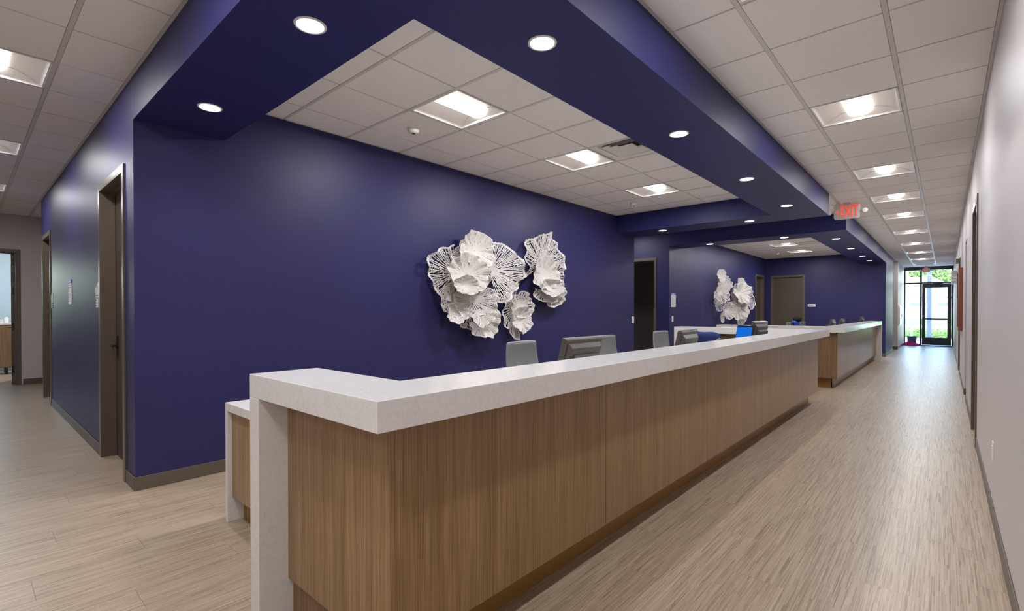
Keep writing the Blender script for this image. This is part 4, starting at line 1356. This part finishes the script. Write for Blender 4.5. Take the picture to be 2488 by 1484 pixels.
pt = thing('paper_stack', 'stack of white papers at the left edge on the credenza', 'papers', (-14.62, 0.52, 1.06))
for k in range(4):
    MB().box(-0.1, 0.1, -0.07, 0.07, 0.0 + k * 0.02, 0.018 + k * 0.02).build('folder', M['paper'], pt)

# ------------------------------------------------------------------ outdoors beyond the glass
MB().box(-60, 60, YE + 0.06, 140, -0.3, -0.03).build('ground', M['paving'], None, 'structure')
MB().box(-60, -15.8, -30, YE + 0.06, -0.3, -0.03).build('ground', M['grass'], None, 'structure')
tag(MB().prism([(58, -0.03), (79.9, -0.03), (79.9, 0.35), (58, 0.0)], 'x', -40, 40).build('lawn', M['grass'], None, 'stuff'), 'green lawn strip in front of the white building outside', 'grass')
def leafy(name, label, cat, x0, x1, y0, y1, h, n, seed, m, s=0.16, group=None, dome=False):
    r = random.Random(seed)
    v = MB()
    for _ in range(n):
        u = r.uniform(0, 1)
        if dome:
            a = r.uniform(0, 2 * PI); q = math.sqrt(r.uniform(0, 1))
            p = Vector(((x0 + x1) / 2 + q * math.cos(a) * (x1 - x0) / 2, (y0 + y1) / 2 + q * math.sin(a) * (y1 - y0) / 2, r.uniform(0.1, 1) * h * math.sqrt(max(0.05, 1 - q * q))))
        else:
            p = Vector((r.uniform(x0, x1), r.uniform(y0, y1), r.uniform(0.0, h) * (0.75 + 0.25 * math.sin(u * 9))))
        t_ = Vector((r.uniform(-1, 1), r.uniform(-1, 1), r.uniform(-0.3, 1))).normalized()
        q_ = t_.orthogonal().normalized()
        k = s * r.uniform(0.6, 1.2)
        v.quad([p - t_ * k, p + q_ * k * 0.5, p + t_ * k, p - q_ * k * 0.5])
    o = v.build(name, m, None, solid=None)
    tag(o, label, cat, group)
    return o
for k, (x, lb) in enumerate(((-5.2, 'low green hedge outside, furthest left'), (-2.6, 'low green hedge outside the narrow side window'), (0.0, 'low green hedge outside behind the glass exit door'), (2.6, 'low green hedge outside, furthest right'))):
    leafy('hedge', lb, 'hedge', x - 1.22, x + 1.22, 31.4, 33.8, 0.40, 4500, k + 1, M['hedge'], 0.06, 'hedges outside the exit door')
bd = thing('building', 'white low building with pale hipped roof seen through the exit glass', 'building', (-10, 86, 0))
MB().box(-17, 13.2, 0, 12, -0.3, 3.2).build('wall', M['siding'], bd)
MB().quad([(-18, -0.8, 3.2), (13.6, -0.8, 3.2), (8.5, 4, 6.1), (-13, 4, 6.1)]).quad([(13.6, -0.8, 3.2), (13.6, 12.8, 3.2), (8.5, 8, 6.1), (8.5, 4, 6.1)]).quad([(-18, 12.8, 3.2), (-18, -0.8, 3.2), (-13, 4, 6.1), (-13, 8, 6.1)]).quad([(13.6, 12.8, 3.2), (-18, 12.8, 3.2), (-13, 8, 6.1), (8.5, 8, 6.1)]).quad([(-13, 4, 6.1), (8.5, 4, 6.1), (8.5, 8, 6.1), (-13, 8, 6.1)]).quad([(-18, -0.8, 3.2), (13.6, -0.8, 3.2), (13.6, 12.8, 3.2), (-18, 12.8, 3.2)]).build('roof', M['roofgrey'], bd)
MB().box(-18, 13.6, -0.86, -0.8, 3.05, 3.2).build('gutter', M['darkwin'], bd)
for x in (-12, 7.0, 9.75):
    MB().box(x - 0.5, x + 0.5, -0.05, 0.02, 2.02, 2.36).build('window', M['darkwin'], bd)
for k, (x, y, w_, h, lb) in enumerate(((-12, 108, 10, 9.0, 'green tree rising behind the white building, left'), (-2, 112, 9, 11, 'green tree rising behind the white building, centre'), (6.6, 108, 7.5, 10, 'green tree rising behind the white building, right'))):
    leafy('tree', lb, 'tree', x - w_ / 2, x + w_ / 2, y - 4, y + 4, h, 6000, 20 + k, M['hedge'], 0.4, 'trees behind the building', True)
leafy('shrub', 'pale green shrub outside at the left of the side window', 'shrub', -4.6, -3.3, 52, 54, 2.4, 900, 33, M['hedge'], 0.15, None, True)
lp = thing('lamp_pole', 'grey steel pole standing outside the glass door', 'pole', (-0.565, 30.6, -0.03))
MB().tube((0, 0, 0), (0, 0, 7), 0.095, 0.08, 20).build('shaft', M['pole'], lp, smooth=40)
MB().tube((0, 0, 0), (0, 0, 0.12), 0.16, 0.16, 20).build('base_flange', M['pole'], lp, smooth=40)
# greenery outside the office window at far left
leafy('shrub', 'green shrubs outside the office window at far left', 'shrub', -24, -21, -8, 6, 2.2, 3000, 44, M['hedge'], 0.25, None)
